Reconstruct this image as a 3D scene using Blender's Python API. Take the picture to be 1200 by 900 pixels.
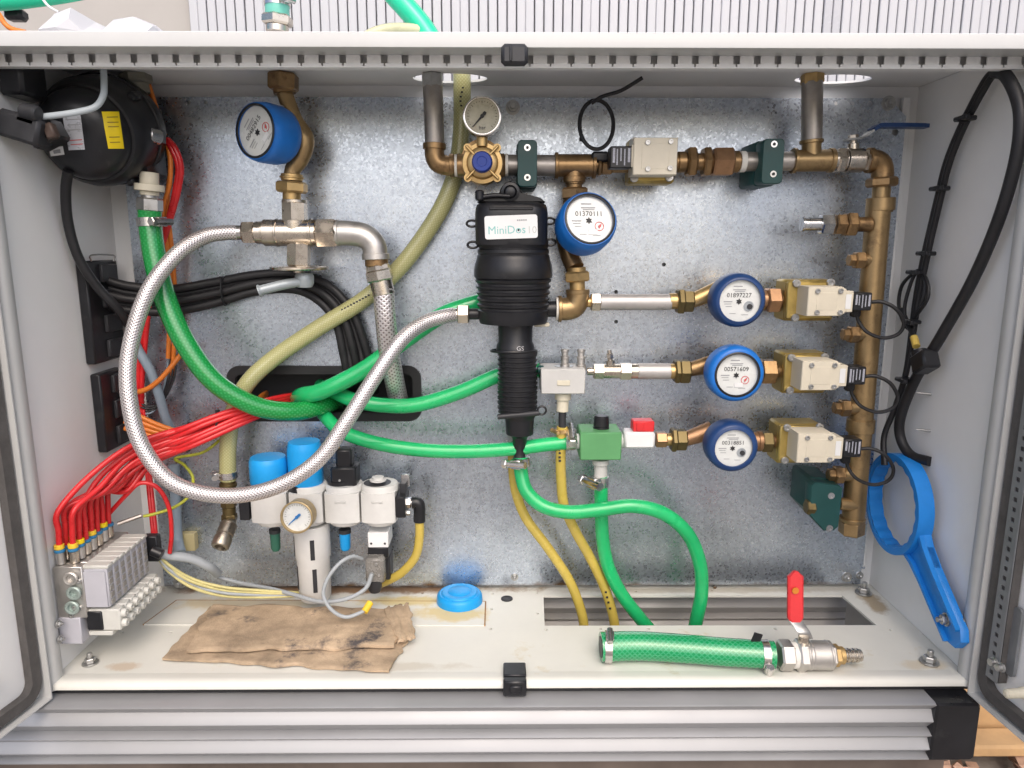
import bpy, bmesh, math, random
import numpy as np
from mathutils import Vector, Matrix
random.seed(7)
SC = bpy.context.scene
for o in list(bpy.data.objects): bpy.data.objects.remove(o)

# ------------------------------------------------------------------ camera
F_PX, CAM, YAW, PITCH, ROLL = 850.0, Vector((-.0081, -1.1235, .5585)), .0083, .1903, -.0005
_f = Vector((math.sin(YAW)*math.cos(PITCH), math.cos(YAW)*math.cos(PITCH), -math.sin(PITCH)))
_r = Vector((math.cos(YAW), -math.sin(YAW), 0)); _d = _f.cross(_r)
_r, _d = math.cos(ROLL)*_r + math.sin(ROLL)*_d, -math.sin(ROLL)*_r + math.cos(ROLL)*_d
cd = bpy.data.cameras.new('camera'); co = bpy.data.objects.new('camera', cd); SC.collection.objects.link(co)
cd.sensor_width = 36; cd.sensor_fit = 'HORIZONTAL'; cd.lens = 36*F_PX/1200; cd.clip_start = .02; cd.clip_end = 500
co.matrix_world = Matrix.Translation(CAM) @ Matrix((_r, -_d, -_f)).transposed().to_4x4()
SC.camera = co
SC.render.resolution_x, SC.render.resolution_y = 1024, 768

# ------------------------------------------------------------------ world, sun, exposure
SUN_EL, SUN_AZ = math.radians(46), math.radians(172)      # azimuth clockwise from +Y: bright part of the sky behind the camera, a little right
w = bpy.data.worlds.new('World'); SC.world = w; w.use_nodes = True
nt = w.node_tree; nt.nodes.clear()
sky = nt.nodes.new('ShaderNodeTexSky'); sky.sky_type = 'NISHITA'; sky.sun_disc = False
sky.sun_elevation = SUN_EL; sky.sun_rotation = SUN_AZ; sky.dust_density = 4; sky.air_density = .7; sky.ozone_density = .6
bg = nt.nodes.new('ShaderNodeBackground'); bg.inputs[1].default_value = .15
wo = nt.nodes.new('ShaderNodeOutputWorld')
nt.links.new(sky.outputs[0], bg.inputs[0]); nt.links.new(bg.outputs[0], wo.inputs[0])
sd = bpy.data.lights.new('sun', 'SUN'); sd.energy = .62; sd.angle = math.radians(75); sd.color = (1, .965, .92)
so = bpy.data.objects.new('sun', sd); SC.collection.objects.link(so)
sdir = Vector((math.sin(SUN_AZ)*math.cos(SUN_EL), math.cos(SUN_AZ)*math.cos(SUN_EL), math.sin(SUN_EL)))
so.rotation_euler = sdir.to_track_quat('Z', 'Y').to_euler(); so.location = (0, -3, 4)
vs = SC.view_settings; vs.view_transform = 'Standard'; vs.look = 'None'; vs.gamma = 1; vs.exposure = .70; vs.use_curve_mapping = False

# ------------------------------------------------------------------ pixel -> place
def ray(x, y): return _r*((x-600)/F_PX) + _d*((y-450)/F_PX) + _f
def U(x, y, Y): d = ray(x, y); return CAM + d*((Y-CAM.y)/d.y)         # on the vertical plane at depth Y
def UZ(x, y, Z): d = ray(x, y); return CAM + d*((Z-CAM.z)/d.z)        # on a horizontal plane (floor)
def UX(x, y, X): d = ray(x, y); return CAM + d*((X-CAM.x)/d.x)        # on a side wall
def K(x, y, Y): return (U(x, y, Y)-CAM).dot(_f)/F_PX                  # metres per pixel there
V = Vector
XA, YA, ZA = V((1,0,0)), V((0,1,0)), V((0,0,1))

# ------------------------------------------------------------------ mesh builder
def cat(P, n=8, closed=False):
    P = [V(p) for p in P]; out = []; m = len(P)
    if m < 3 and not closed: return [P[0].lerp(P[1], i/n) for i in range(n+1)]
    rng = range(m if closed else m-1)
    for i in rng:
        if closed: a, b, c, d = P[(i-1) % m], P[i], P[(i+1) % m], P[(i+2) % m]
        else:
            b, c = P[i], P[i+1]; a = P[i-1] if i else 2*b-c; d = P[i+2] if i+2 < m else 2*c-b
        for k in range(n):
            t = k/n
            out.append(.5*((2*b)+(c-a)*t+(2*a-5*b+4*c-d)*t*t+(3*b-a-3*c+d)*t**3))
    if not closed: out.append(P[-1])
    return out

class B:
    def __init__(s): s.v = []; s.f = []; s.uv = []
    def add(s, vs, fs, uvs=None):
        o = len(s.v); s.v += [V(x) for x in vs]; s.f += [[i+o for i in f] for f in fs]
        s.uv += uvs if uvs else [None]*len(fs)
        return s
    def lathe(s, p0, ax, prof, seg=24, ref=None, sx=1, sy=1, ph=0, caps=True):
        n = V(ax).normalized(); ref = V(ref) if ref else (ZA if abs(n.z) < .8 else XA)
        u = (ref-n*ref.dot(n)).normalized(); w_ = n.cross(u); vs = []; p0 = V(p0)
        for t, r in prof:
            for k in range(seg):
                a = 2*math.pi*(k+ph)/seg
                vs.append(p0+n*t+u*(r*sx*math.cos(a))+w_*(r*sy*math.sin(a)))
        fs = []; uvs = []; L = len(prof)
        for i in range(L-1):
            for k in range(seg):
                k2 = (k+1) % seg
                fs.append([i*seg+k, i*seg+k2, (i+1)*seg+k2, (i+1)*seg+k])
                uvs.append([(k/seg, i/L), ((k+1)/seg, i/L), ((k+1)/seg, (i+1)/L), (k/seg, (i+1)/L)])
        if caps:
            fs.append(list(range(seg))[::-1]); fs.append([(L-1)*seg+k for k in range(seg)]); uvs += [None, None]
        return s.add(vs, fs, uvs)
    def cyl(s, p0, p1, r, r1=None, seg=20, ch=0):
        p0, p1 = V(p0), V(p1); L = (p1-p0).length; r1 = r if r1 is None else r1
        pr = [(0, r), (L, r1)] if not ch else [(0, r-ch), (ch, r), (L-ch, r1), (L, r1-ch)]
        return s.lathe(p0, p1-p0, pr, seg)
    def hex(s, p0, p1, r, ph=.5, seg=6):
        p0, p1 = V(p0), V(p1); L = (p1-p0).length; c = min(.12*r, L*.2)
        return s.lathe(p0, p1-p0, [(0, r-c), (c, r), (L-c, r), (L, r-c)], seg, ph=ph)
    def tube(s, P, r, seg=12, n=8, closed=False, rf=None, raw=False):
        Q = [V(p) for p in P] if raw else cat(P, n, closed); m = len(Q)
        T = [((Q[(i+1) % m]-Q[i-1]) if closed else (Q[min(i+1, m-1)]-Q[max(i-1, 0)])).normalized() for i in range(m)]
        u = (ZA if abs(T[0].z) < .9 else XA); u = (u-T[0]*u.dot(T[0])).normalized(); vs = []; ln = 0; lens = []
        for i in range(m):
            u = (u-T[i]*u.dot(T[i])).normalized(); w_ = T[i].cross(u)
            if i: ln += (Q[i]-Q[i-1]).length
            lens.append(ln/(2*math.pi*r)); rr = r*(rf(i/(m-1)) if rf else 1)
            for k in range(seg):
                a = 2*math.pi*k/seg; vs.append(Q[i]+(u*math.cos(a)+w_*math.sin(a))*rr)
        fs = []; uvs = []
        for i in range(m if closed else m-1):
            j = (i+1) % m; lj = lens[j] if j else ln/(2*math.pi*r)
            for k in range(seg):
                k2 = (k+1) % seg
                fs.append([i*seg+k, i*seg+k2, j*seg+k2, j*seg+k])
                uvs.append([(k/seg, lens[i]), ((k+1)/seg, lens[i]), ((k+1)/seg, lj), (k/seg, lj)])
        if not closed: fs.append(list(range(seg))[::-1]); fs.append([(m-1)*seg+k for k in range(seg)]); uvs += [None, None]
        return s.add(vs, fs, uvs)
    def box(s, c, sz, ch=.001, M=None):
        c = V(c); h = [x/2 for x in sz]; ch = min(ch, min(h)*.8); M = M or Matrix.Identity(3); vs = []; idx = {}
        for a in (-1, 1):
            for b in (-1, 1):
                for d in (-1, 1):
                    for ax in range(3):
                        q = [a*h[0], b*h[1], d*h[2]]
                        for j in range(3):
                            if j != ax: q[j] -= (a, b, d)[j]*ch
                        idx[a, b, d, ax] = len(vs); vs.append(c+M @ V(q))
        fs = []
        S = lambda ax, sg: [(tuple((sg if j == ax else (p if j == (ax+1) % 3 else q) ) for j in range(3))) for p, q in ((-1,-1),(1,-1),(1,1),(-1,1))]
        for ax in range(3):
            for sg in (-1, 1):
                f = [idx[(*k, ax)] for k in S(ax, sg)]; fs.append(f if sg > 0 else f[::-1])
        for ax in range(3):
            a1, a2 = (ax+1) % 3, (ax+2) % 3
            for p in (-1, 1):
                for q in (-1, 1):
                    def key(e, which):
                        k = [0,0,0]; k[ax] = e; k[a1] = p; k[a2] = q; return (*k, which)
                    fs.append([idx[key(-1, a1)], idx[key(1, a1)], idx[key(1, a2)], idx[key(-1, a2)]])
        for a in (-1, 1):
            for b in (-1, 1):
                for d in (-1, 1): fs.append([idx[a, b, d, 0], idx[a, b, d, 1], idx[a, b, d, 2]])
        return s.add(vs, fs)
    def boxp(s, x0, y0, x1, y1, Yf, Yb, ch=.001):
        a, b = U(x0, (y0+y1)/2, Yf), U(x1, (y0+y1)/2, Yf); t, q = U((x0+x1)/2, y0, Yf), U((x0+x1)/2, y1, Yf)
        return s.box(((a.x+b.x)/2, (Yf+Yb)/2, (t.z+q.z)/2), (b.x-a.x, abs(Yb-Yf), t.z-q.z), ch)
    def prism(s, poly, o, u, v, n, h, ch=0):
        o, u, v, n = V(o), V(u), V(v), V(n); m = len(poly)
        A = [o+u*a+v*b for a, b in poly]; c = sum(A, V((0,0,0)))/m
        if ch:
            A2 = [p+(c-p).normalized()*ch for p in A]
            rings = [A, [p+n*(h-ch) for p in A], [p+n*h for p in A2]]
        else: rings = [A, [p+n*h for p in A]]
        vs = sum(rings, []); fs = []
        for i in range(len(rings)-1):
            for k in range(m): k2 = (k+1) % m; fs.append([i*m+k, i*m+k2, (i+1)*m+k2, (i+1)*m+k])
        fs.append(list(range(m))[::-1]); fs.append([(len(rings)-1)*m+k for k in range(m)])
        return s.add(vs, fs)
    def holed(s, outer, holes, o, u, v, n, h):
        bm = bmesh.new(); o, u, v, n = V(o), V(u), V(v), V(n)
        for L in [outer]+holes:
            q = [bm.verts.new(o+u*a+v*b) for a, b in L]
            for i in range(len(q)): bm.edges.new((q[i], q[(i+1) % len(q)]))
        bmesh.ops.triangle_fill(bm, use_beauty=True, use_dissolve=False, edges=bm.edges[:])
        r = bmesh.ops.extrude_face_region(bm, geom=bm.faces[:])
        bmesh.ops.translate(bm, vec=n*h, verts=[g for g in r['geom'] if isinstance(g, bmesh.types.BMVert)])
        bm.verts.index_update()
        s.add([x.co for x in bm.verts], [[x.index for x in f.verts] for f in bm.faces]); bm.free(); return s

def circ(cx, cy, r, n=32, ry=None): return [(cx+r*math.cos(2*math.pi*i/n), cy+(ry or r)*math.sin(2*math.pi*i/n)) for i in range(n)]
def rrect(x0, y0, x1, y1, r, n=6):
    out = []
    for cx, cy, a0 in ((x1-r, y1-r, 0), (x0+r, y1-r, 90), (x0+r, y0+r, 180), (x1-r, y0+r, 270)):
        for i in range(n+1):
            a = math.radians(a0+90*i/n); out.append((cx+r*math.cos(a), cy+r*math.sin(a)))
    return out

WO = {}     # world position of every object's origin
def mesh_obj(name, b, mat, o, sharp=38):
    me = bpy.data.meshes.new(name); me.from_pydata([x-o for x in b.v], [], b.f)
    if any(b.uv):
        ul = me.uv_layers.new(name='UVMap'); k = 0; dat = []
        for f, uv in zip(b.f, b.uv): dat += (sum(([a, c] for a, c in uv), []) if uv else [0.0]*(2*len(f)))
        ul.data.foreach_set('uv', dat)
    bm = bmesh.new(); bm.from_mesh(me); bmesh.ops.recalc_face_normals(bm, faces=bm.faces[:])
    for f in bm.faces: f.smooth = True
    bm.to_mesh(me); bm.free(); me.set_sharp_from_angle(angle=math.radians(sharp))
    me.materials.append(mat); ob = bpy.data.objects.new(name, me); SC.collection.objects.link(ob); return ob
def part(name, b, mat, parent, label=None, sharp=38):
    o = WO[parent.name]; ob = mesh_obj(name, b, mat, o, sharp); ob.parent = parent; WO[ob.name] = o
    if label: ob['label'] = label
    return ob
def tag(o, label, cat_, group=None):
    o['label'] = label; o['category'] = cat_
    if group: o['group'] = group
    return o
def thing(name, label, cat_, loc, group=None):
    e = bpy.data.objects.new(name, None); SC.collection.objects.link(e); e.location = V(loc); e.empty_display_size = .02
    WO[e.name] = V(loc); return tag(e, label, cat_, group)
def solo(name, b, mat, label, cat_, group=None, sharp=38):
    c = [sum(x[i] for x in b.v)/len(b.v) for i in range(2)]; o = V((c[0], c[1], min(x[2] for x in b.v)))
    ob = mesh_obj(name, b, mat, o, sharp); ob.location = o; WO[ob.name] = o; return tag(ob, label, cat_, group)
def struct(name, b, mat, kind='structure'):
    ob = mesh_obj(name, b, mat, V((0,0,0))); ob['kind'] = kind; WO[ob.name] = V((0,0,0)); return ob
def share(src, parent, offset, name=None):       # alike piece: same mesh, moved
    ob = bpy.data.objects.new(name or src.name.split('.')[0], src.data); SC.collection.objects.link(ob)
    ob.parent = parent; ob.location = src.location+V(offset); WO[ob.name] = WO[src.name]+V(offset); return ob
_tc = {}
def text(s, size, o, u, v, mat, parent, name='print', depth=.0002, cx=True, label=None, bold=0):
    if (s, bold) not in _tc:
        cu = bpy.data.curves.new('t', 'FONT'); cu.body = s; cu.size = 1; cu.resolution_u = 2; cu.offset = bold
        ob = bpy.data.objects.new('t', cu); SC.collection.objects.link(ob)
        bpy.context.view_layer.update()
        me = bpy.data.meshes.new_from_object(ob.evaluated_get(bpy.context.evaluated_depsgraph_get()))
        _tc[s, bold] = ([tuple(x.co) for x in me.vertices], [list(p.vertices) for p in me.polygons])
        bpy.data.objects.remove(ob); bpy.data.curves.remove(cu); bpy.data.meshes.remove(me)
    vs, fs = _tc[s, bold]; u, v = V(u), V(v); n = u.cross(v)
    w_ = max(x[0] for x in vs) if cx else 0
    b = B(); b.add([V(o)+u*((x[0]-w_/2)*size)+v*(x[1]*size)+n*depth for x in vs], fs)
    return part(name, b, mat, parent, label)

# ------------------------------------------------------------------ materials
MATS = {}
def mat(name, col, rough=.45, metal=0, var=.08, vs=14, bump=0, bs=300, coat=0, trans=0, rvar=.1, stain=None, spec=.5, sss=0, ior=1.45, dirt=0):
    if name in MATS: return MATS[name]
    m = bpy.data.materials.new(name); m.use_nodes = True; t = m.node_tree; N = t.nodes; L = t.links
    p = N['Principled BSDF']; p.inputs['Roughness'].default_value = rough; p.inputs['Metallic'].default_value = metal
    p.inputs['Coat Weight'].default_value = coat; p.inputs['Transmission Weight'].default_value = trans; p.inputs['Coat Roughness'].default_value = .12
    p.inputs['Specular IOR Level'].default_value = spec; p.inputs['IOR'].default_value = ior
    if sss: p.inputs['Subsurface Weight'].default_value = sss; p.inputs['Subsurface Radius'].default_value = (.01, .01, .01); p.inputs['Subsurface Scale'].default_value = 1
    tc = N.new('ShaderNodeTexCoord')
    nz = N.new('ShaderNodeTexNoise'); nz.inputs['Scale'].default_value = vs; nz.inputs['Detail'].default_value = 6; nz.inputs['Roughness'].default_value = .65
    L.new(tc.outputs['Object'], nz.inputs['Vector'])
    rp = N.new('ShaderNodeValToRGB'); rp.color_ramp.elements[0].position = .3; rp.color_ramp.elements[1].position = .7
    c = lambda k: tuple(min(1, max(0, x*k)) for x in col)+(1,)
    rp.color_ramp.elements[0].color = c(1-var); rp.color_ramp.elements[1].color = c(1+var)
    L.new(nz.outputs[0], rp.inputs[0]); out = rp.outputs[0]
    if stain:        # worn patches of another colour
        n2 = N.new('ShaderNodeTexNoise'); n2.inputs['Scale'].default_value = stain[1]; n2.inputs['Detail'].default_value = 8; n2.inputs['Roughness'].default_value = .7
        L.new(tc.outputs['Object'], n2.inputs['Vector'])
        r2 = N.new('ShaderNodeValToRGB'); r2.color_ramp.elements[0].position = stain[2]; r2.color_ramp.elements[1].position = stain[2]+stain[3]
        mx = N.new('ShaderNodeMixRGB'); mx.inputs[2].default_value = (*stain[0], 1)
        L.new(n2.outputs[0], r2.inputs[0]); L.new(r2.outputs[0], mx.inputs[0]); L.new(out, mx.inputs[1]); out = mx.outputs[0]
    L.new(out, p.inputs['Base Color'])
    if rvar:
        mr = N.new('ShaderNodeMapRange'); mr.inputs[1].default_value = .3; mr.inputs[2].default_value = .7
        mr.inputs[3].default_value = max(.02, rough-rvar); mr.inputs[4].default_value = min(1, rough+rvar)
        L.new(nz.outputs[0], mr.inputs[0]); L.new(mr.outputs[0], p.inputs['Roughness'])
    if bump:
        nb = N.new('ShaderNodeTexNoise'); nb.inputs['Scale'].default_value = bs; nb.inputs['Detail'].default_value = 4
        L.new(tc.outputs['Object'], nb.inputs['Vector']); bp = N.new('ShaderNodeBump'); bp.inputs['Strength'].default_value = bump; bp.inputs['Distance'].default_value = .001
        L.new(nb.outputs[0], bp.inputs['Height']); L.new(bp.outputs[0], p.inputs['Normal'])
    MATS[name] = m; return m

def weave(name, c1, c2, rough, nu, nv, metal=0, coat=0, bump=.6, th=.1, soft=.5, mode='max', trans=0):
    """tube skin with two crossing helical families of threads, by the tube's own UV"""
    m = bpy.data.materials.new(name); m.use_nodes = True; t = m.node_tree; N = t.nodes; L = t.links; p = N['Principled BSDF']
    p.inputs['Roughness'].default_value = rough; p.inputs['Metallic'].default_value = metal; p.inputs['Coat Weight'].default_value = coat; p.inputs['Coat Roughness'].default_value = .08
    p.inputs['Transmission Weight'].default_value = trans
    tc = N.new('ShaderNodeTexCoord'); sp = N.new('ShaderNodeSeparateXYZ'); L.new(tc.outputs['UV'], sp.inputs[0])
    def M(op, a, b_=None):
        n = N.new('ShaderNodeMath'); n.operation = op
        for i, q in enumerate((a, b_)):
            if q is None: continue
            if isinstance(q, (int, float)): n.inputs[i].default_value = q
            else: L.new(q, n.inputs[i])
        return n.outputs[0]
    u = M('MULTIPLY', sp.outputs[0], nu*2*math.pi); v = M('MULTIPLY', sp.outputs[1], nv*2*math.pi)
    a = M('SINE', M('ADD', u, v)); b_ = M('SINE', M('SUBTRACT', u, v))
    h = M('MAXIMUM', a, b_) if mode == 'max' else M('MULTIPLY', a, b_)
    rp = N.new('ShaderNodeValToRGB'); rp.color_ramp.elements[0].position = th; rp.color_ramp.elements[1].position = min(1, th+soft)
    rp.color_ramp.elements[0].color = (*c2, 1); rp.color_ramp.elements[1].color = (*c1, 1)
    mr = M('ADD', M('MULTIPLY', h, .5), .5)
    L.new(mr, rp.inputs[0])
    nz = N.new('ShaderNodeTexNoise'); nz.inputs['Scale'].default_value = 25; nz.inputs['Detail'].default_value = 5; L.new(tc.outputs['Object'], nz.inputs['Vector'])
    mx = N.new('ShaderNodeMixRGB'); mx.blend_type = 'MULTIPLY'; mx.inputs[0].default_value = .35
    L.new(rp.outputs[0], mx.inputs[1]); L.new(nz.outputs[1], mx.inputs[2])
    hs = N.new('ShaderNodeHueSaturation'); hs.inputs['Saturation'].default_value = 0; L.new(nz.outputs[1], hs.inputs['Color']); L.new(hs.outputs[0], mx.inputs[2])
    L.new(mx.outputs[0], p.inputs['Base Color'])
    if bump:
        bp = N.new('ShaderNodeBump'); bp.inputs['Strength'].default_value = bump; bp.inputs['Distance'].default_value = .0008
        L.new(mr, bp.inputs['Height']); L.new(bp.outputs[0], p.inputs['Normal'])
    return m

def galvanised():
    m = bpy.data.materials.new('galvanised_sheet'); m.use_nodes = True; t = m.node_tree; N = t.nodes; L = t.links; p = N['Principled BSDF']
    tc = N.new('ShaderNodeTexCoord'); p.inputs['Metallic'].default_value = .9
    vo = N.new('ShaderNodeTexVoronoi'); vo.inputs['Scale'].default_value = 330; L.new(tc.outputs['Object'], vo.inputs['Vector'])
    sp = N.new('ShaderNodeSeparateXYZ'); L.new(vo.outputs['Color'], sp.inputs[0])
    v2 = N.new('ShaderNodeTexNoise'); v2.inputs['Scale'].default_value = 300; v2.inputs['Detail'].default_value = 3; L.new(tc.outputs['Object'], v2.inputs['Vector'])
    v3 = N.new('ShaderNodeTexNoise'); v3.inputs['Scale'].default_value = 5; v3.inputs['Detail'].default_value = 5; L.new(tc.outputs['Object'], v3.inputs['Vector'])
    rp = N.new('ShaderNodeValToRGB'); e = rp.color_ramp.elements; e[0].position = 0; e[0].color = (.45, .50, .57, 1); e[1].position = 1; e[1].color = (.59, .655, .73, 1)
    q = e.new(.25); q.color = (.52, .58, .66, 1)
    L.new(sp.outputs[0], rp.inputs[0])
    r2 = N.new('ShaderNodeValToRGB'); r2.color_ramp.elements[0].position = .30; r2.color_ramp.elements[0].color = (.5, .51, .52, 1); r2.color_ramp.elements[1].position = .42; r2.color_ramp.elements[1].color = (1, 1, 1, 1)
    L.new(v2.outputs[0], r2.inputs[0])
    mx = N.new('ShaderNodeMixRGB'); mx.blend_type = 'MULTIPLY'; mx.inputs[0].default_value = .5; L.new(rp.outputs[0], mx.inputs[1]); L.new(r2.outputs[0], mx.inputs[2])
    r3 = N.new('ShaderNodeValToRGB'); r3.color_ramp.elements[0].position = .35; r3.color_ramp.elements[0].color = (.86, .87, .9, 1); r3.color_ramp.elements[1].position = .65; r3.color_ramp.elements[1].color = (1.0, .985, .96, 1)
    L.new(v3.outputs[0], r3.inputs[0]); m2 = N.new('ShaderNodeMixRGB'); m2.blend_type = 'MULTIPLY'; m2.inputs[0].default_value = 1; L.new(mx.outputs[0], m2.inputs[1]); L.new(r3.outputs[0], m2.inputs[2])
    v6 = N.new('ShaderNodeTexVoronoi'); v6.inputs['Scale'].default_value = 55; L.new(tc.outputs['Object'], v6.inputs['Vector'])          # larger zinc crystals
    s6 = N.new('ShaderNodeSeparateXYZ'); L.new(v6.outputs['Color'], s6.inputs[0])
    mp6 = N.new('ShaderNodeMapping'); mp6.inputs['Scale'].default_value = (60, 60, 2.2); L.new(tc.outputs['Object'], mp6.inputs['Vector'])          # faint vertical drip marks
    n6 = N.new('ShaderNodeTexNoise'); n6.inputs['Scale'].default_value = 1; n6.inputs['Detail'].default_value = 4; L.new(mp6.outputs[0], n6.inputs['Vector'])
    a6 = N.new('ShaderNodeMath'); a6.operation = 'ADD'; L.new(s6.outputs[0], a6.inputs[0]); L.new(n6.outputs[0], a6.inputs[1])
    r6 = N.new('ShaderNodeMapRange'); r6.inputs[1].default_value = .2; r6.inputs[2].default_value = 1.5; r6.inputs[3].default_value = .93; r6.inputs[4].default_value = 1.04; L.new(a6.outputs[0], r6.inputs[0])
    m6 = N.new('ShaderNodeMixRGB'); m6.blend_type = 'MULTIPLY'; m6.inputs[0].default_value = 1; L.new(m2.outputs[0], m6.inputs[1]); L.new(r6.outputs[0], m6.inputs[2]); m2 = m6
    # rust and damp along the bottom edge of the sheet
    sx = N.new('ShaderNodeSeparateXYZ'); L.new(tc.outputs['Object'], sx.inputs[0])
    nr = N.new('ShaderNodeTexNoise'); nr.inputs['Scale'].default_value = 18; nr.inputs['Detail'].default_value = 6; L.new(tc.outputs['Object'], nr.inputs['Vector'])
    ad = N.new('ShaderNodeMath'); ad.operation = 'MULTIPLY_ADD'; ad.inputs[1].default_value = -26; L.new(sx.outputs[2], ad.inputs[0]); L.new(nr.outputs[0], ad.inputs[2])
    rr = N.new('ShaderNodeValToRGB'); rr.color_ramp.elements[0].position = .32; rr.color_ramp.elements[1].position = .55; L.new(ad.outputs[0], rr.inputs[0])
    m3 = N.new('ShaderNodeMixRGB'); m3.inputs[2].default_value = (.16, .10, .055, 1); L.new(rr.outputs[0], m3.inputs[0]); L.new(m2.outputs[0], m3.inputs[1])
    L.new(m3.outputs[0], p.inputs['Base Color'])
    mr = N.new('ShaderNodeMapRange'); mr.inputs[3].default_value = .25; mr.inputs[4].default_value = .37; L.new(sp.outputs[1], mr.inputs[0]); L.new(mr.outputs[0], p.inputs['Roughness'])
    bp = N.new('ShaderNodeBump'); bp.inputs['Strength'].default_value = .04; bp.inputs['Distance'].default_value = .0006; L.new(sp.outputs[2], bp.inputs['Height']); L.new(bp.outputs[0], p.inputs['Normal'])
    return m

GALV = galvanised()
PAINT = mat('darkened_grey_powder_coat', (.49, .495, .485), .42, 0, .06, 6, .06, 900, stain=((.42, .34, .2), 3.3, .66, .14))  # rim and door edges: same paint toned down where strong light washes it out
FLOORP = mat('cream_grey_floor_paint', (.66, .655, .60), .42, 0, .06, 7, .06, 900, stain=((.52, .42, .22), 6, .615, .13))
def stained_floor():
    """cream floor paint with rust, yellow spill marks and grime, each with a place and shape of its own"""
    m = FLOORP; t = m.node_tree; N = t.nodes; L = t.links; p = N['Principled BSDF']; src = p.inputs['Base Color'].links[0].from_socket
    ge = N.new('ShaderNodeNewGeometry'); nz = N.new('ShaderNodeTexNoise'); nz.inputs['Scale'].default_value = 28; nz.inputs['Detail'].default_value = 8; nz.inputs['Roughness'].default_value = .7; L.new(ge.outputs['Position'], nz.inputs['Vector'])
    for (x, y, rx, ry, col, amt) in ((-.30, -.012, .36, .022, (.24, .13, .06), .9), (-.09, -.095, .07, .03, (.62, .46, .14), .7), (-.17, -.055, .10, .022, (.60, .47, .16), .75), (-.42, -.06, .14, .03, (.60, .47, .24), .6),
                                     (-.525, -.232, .03, .012, (.46, .30, .16), .5), (.575, -.06, .022, .045, (.34, .26, .16), .9), (.555, -.235, .05, .016, (.58, .50, .36), .7), (-.16, -.235, .12, .012, (.50, .46, .38), .6), (.14, -.20, .03, .018, (.45, .44, .40), .6), (.32, -.020, .30, .012, (.42, .38, .30), .6)):
        s1 = N.new('ShaderNodeVectorMath'); s1.operation = 'SUBTRACT'; L.new(ge.outputs['Position'], s1.inputs[0]); s1.inputs[1].default_value = (x, y, 0)
        s2 = N.new('ShaderNodeVectorMath'); s2.operation = 'MULTIPLY'; L.new(s1.outputs[0], s2.inputs[0]); s2.inputs[1].default_value = (1/rx, 1/ry, 0)
        s3 = N.new('ShaderNodeVectorMath'); s3.operation = 'LENGTH'; L.new(s2.outputs[0], s3.inputs[0])
        s4 = N.new('ShaderNodeMath'); s4.operation = 'MULTIPLY_ADD'; s4.inputs[1].default_value = -.55; L.new(s3.outputs['Value'], s4.inputs[0]); L.new(nz.outputs[0], s4.inputs[2])
        s5 = N.new('ShaderNodeMapRange'); s5.inputs[1].default_value = -.02; s5.inputs[2].default_value = .22; s5.inputs[4].default_value = amt; L.new(s4.outputs[0], s5.inputs[0])
        mx = N.new('ShaderNodeMixRGB'); mx.inputs[2].default_value = (*col, 1); L.new(s5.outputs[0], mx.inputs[0]); L.new(src, mx.inputs[1]); src = mx.outputs[0]
    L.new(src, p.inputs['Base Color'])
stained_floor()
PAINT2 = mat('brightened_grey_powder_coat', (.75, .755, .75), .42, 0, .04, 5, .06, 900)  # inner walls and doors: same paint lightened to make up for the dim interior
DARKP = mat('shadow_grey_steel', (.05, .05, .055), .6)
STEEL = mat('dull_steel_pipe', (.40, .37, .34), .42, .85, .18, 40, .1, 500, stain=((.2, .15, .11), 30, .6, .2))
MATTEP = mat('matt_grey_pipe', (.50, .48, .465), .48, .6, .1, 40, .06, 500, stain=((.3, .27, .24), 40, .6, .2))
STAIN = mat('bright_stainless', (.66, .64, .62), .24, 1, .1, 40)
CHROME = mat('chrome', (.62, .62, .62), .2, 1, .1, 60)
ZINC = mat('zinc_plated', (.46, .46, .45), .36, .9, .15, 80)
NICKEL = mat('nickel_plated_brass', (.60, .54, .46), .27, 1, .14, 45, .05, 400)
CASTN = mat('sandblasted_nickel', (.56, .54, .51), .42, .9, .12, 45, .2, 900)
BRASS = mat('yellow_brass', (.55, .38, .17), .38, .8, .2, 40, .05, 300, stain=((.22, .13, .06), 35, .62, .2))
BRONZE = mat('dark_bronze', (.32, .205, .10), .38, .85, .3, 38, .12, 400, stain=((.10, .06, .035), 26, .52, .2))
OLIVE = mat('olive_tarnished_brass', (.15, .115, .05), .45, .75, .25, 50, .1, 400, stain=((.07, .055, .03), 30, .55, .2))
COPPER = mat('coppery_bronze', (.36, .21, .115), .4, .8, .22, 45, .06, 400, stain=((.2, .1, .05), 30, .6, .2))
TAN = mat('tan_bronze_pipe', (.36, .25, .125), .38, .8, .25, 22, .15, 500, stain=((.13, .08, .045), 18, .54, .16))
YZINC = mat('yellow_passivated_brass', (.50, .37, .12), .4, .75, .2, 50, .1, 500, stain=((.25, .15, .05), 40, .6, .2))
BLACKP = mat('black_plastic', (.012, .0125, .015), .36, 0, .2, 30, .05, 600, stain=((.045, .045, .045), 22, .58, .2))
BLACKR = mat('black_rubber', (.014, .014, .016), .5, 0, .25, 40, .08, 700)
CHAR = mat('charcoal_plastic', (.026, .027, .031), .45, 0, .2, 40, .1, 700)
WRBLUE = mat('light_blue_nylon', (.015, .21, .62), .38, 0, .12, 20, .05, 300)
BLUE = mat('bright_blue_plastic', (.012, .15, .52), .36, 0, .16, 18, .05, 300, stain=((.03, .09, .22), 16, .62, .15))
NAVY = mat('dark_blue_plastic', (.012, .045, .15), .40, 0, .2, 18, .05, 300, stain=((.05, .07, .12), 18, .6, .15))
SKYB = mat('sky_blue_plastic', (.01, .30, .70), .38, 0, .08, 25, .03, 400)
KNOBB = mat('ultramarine_plastic', (.012, .045, .30), .4, 0, .1, 40)
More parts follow.
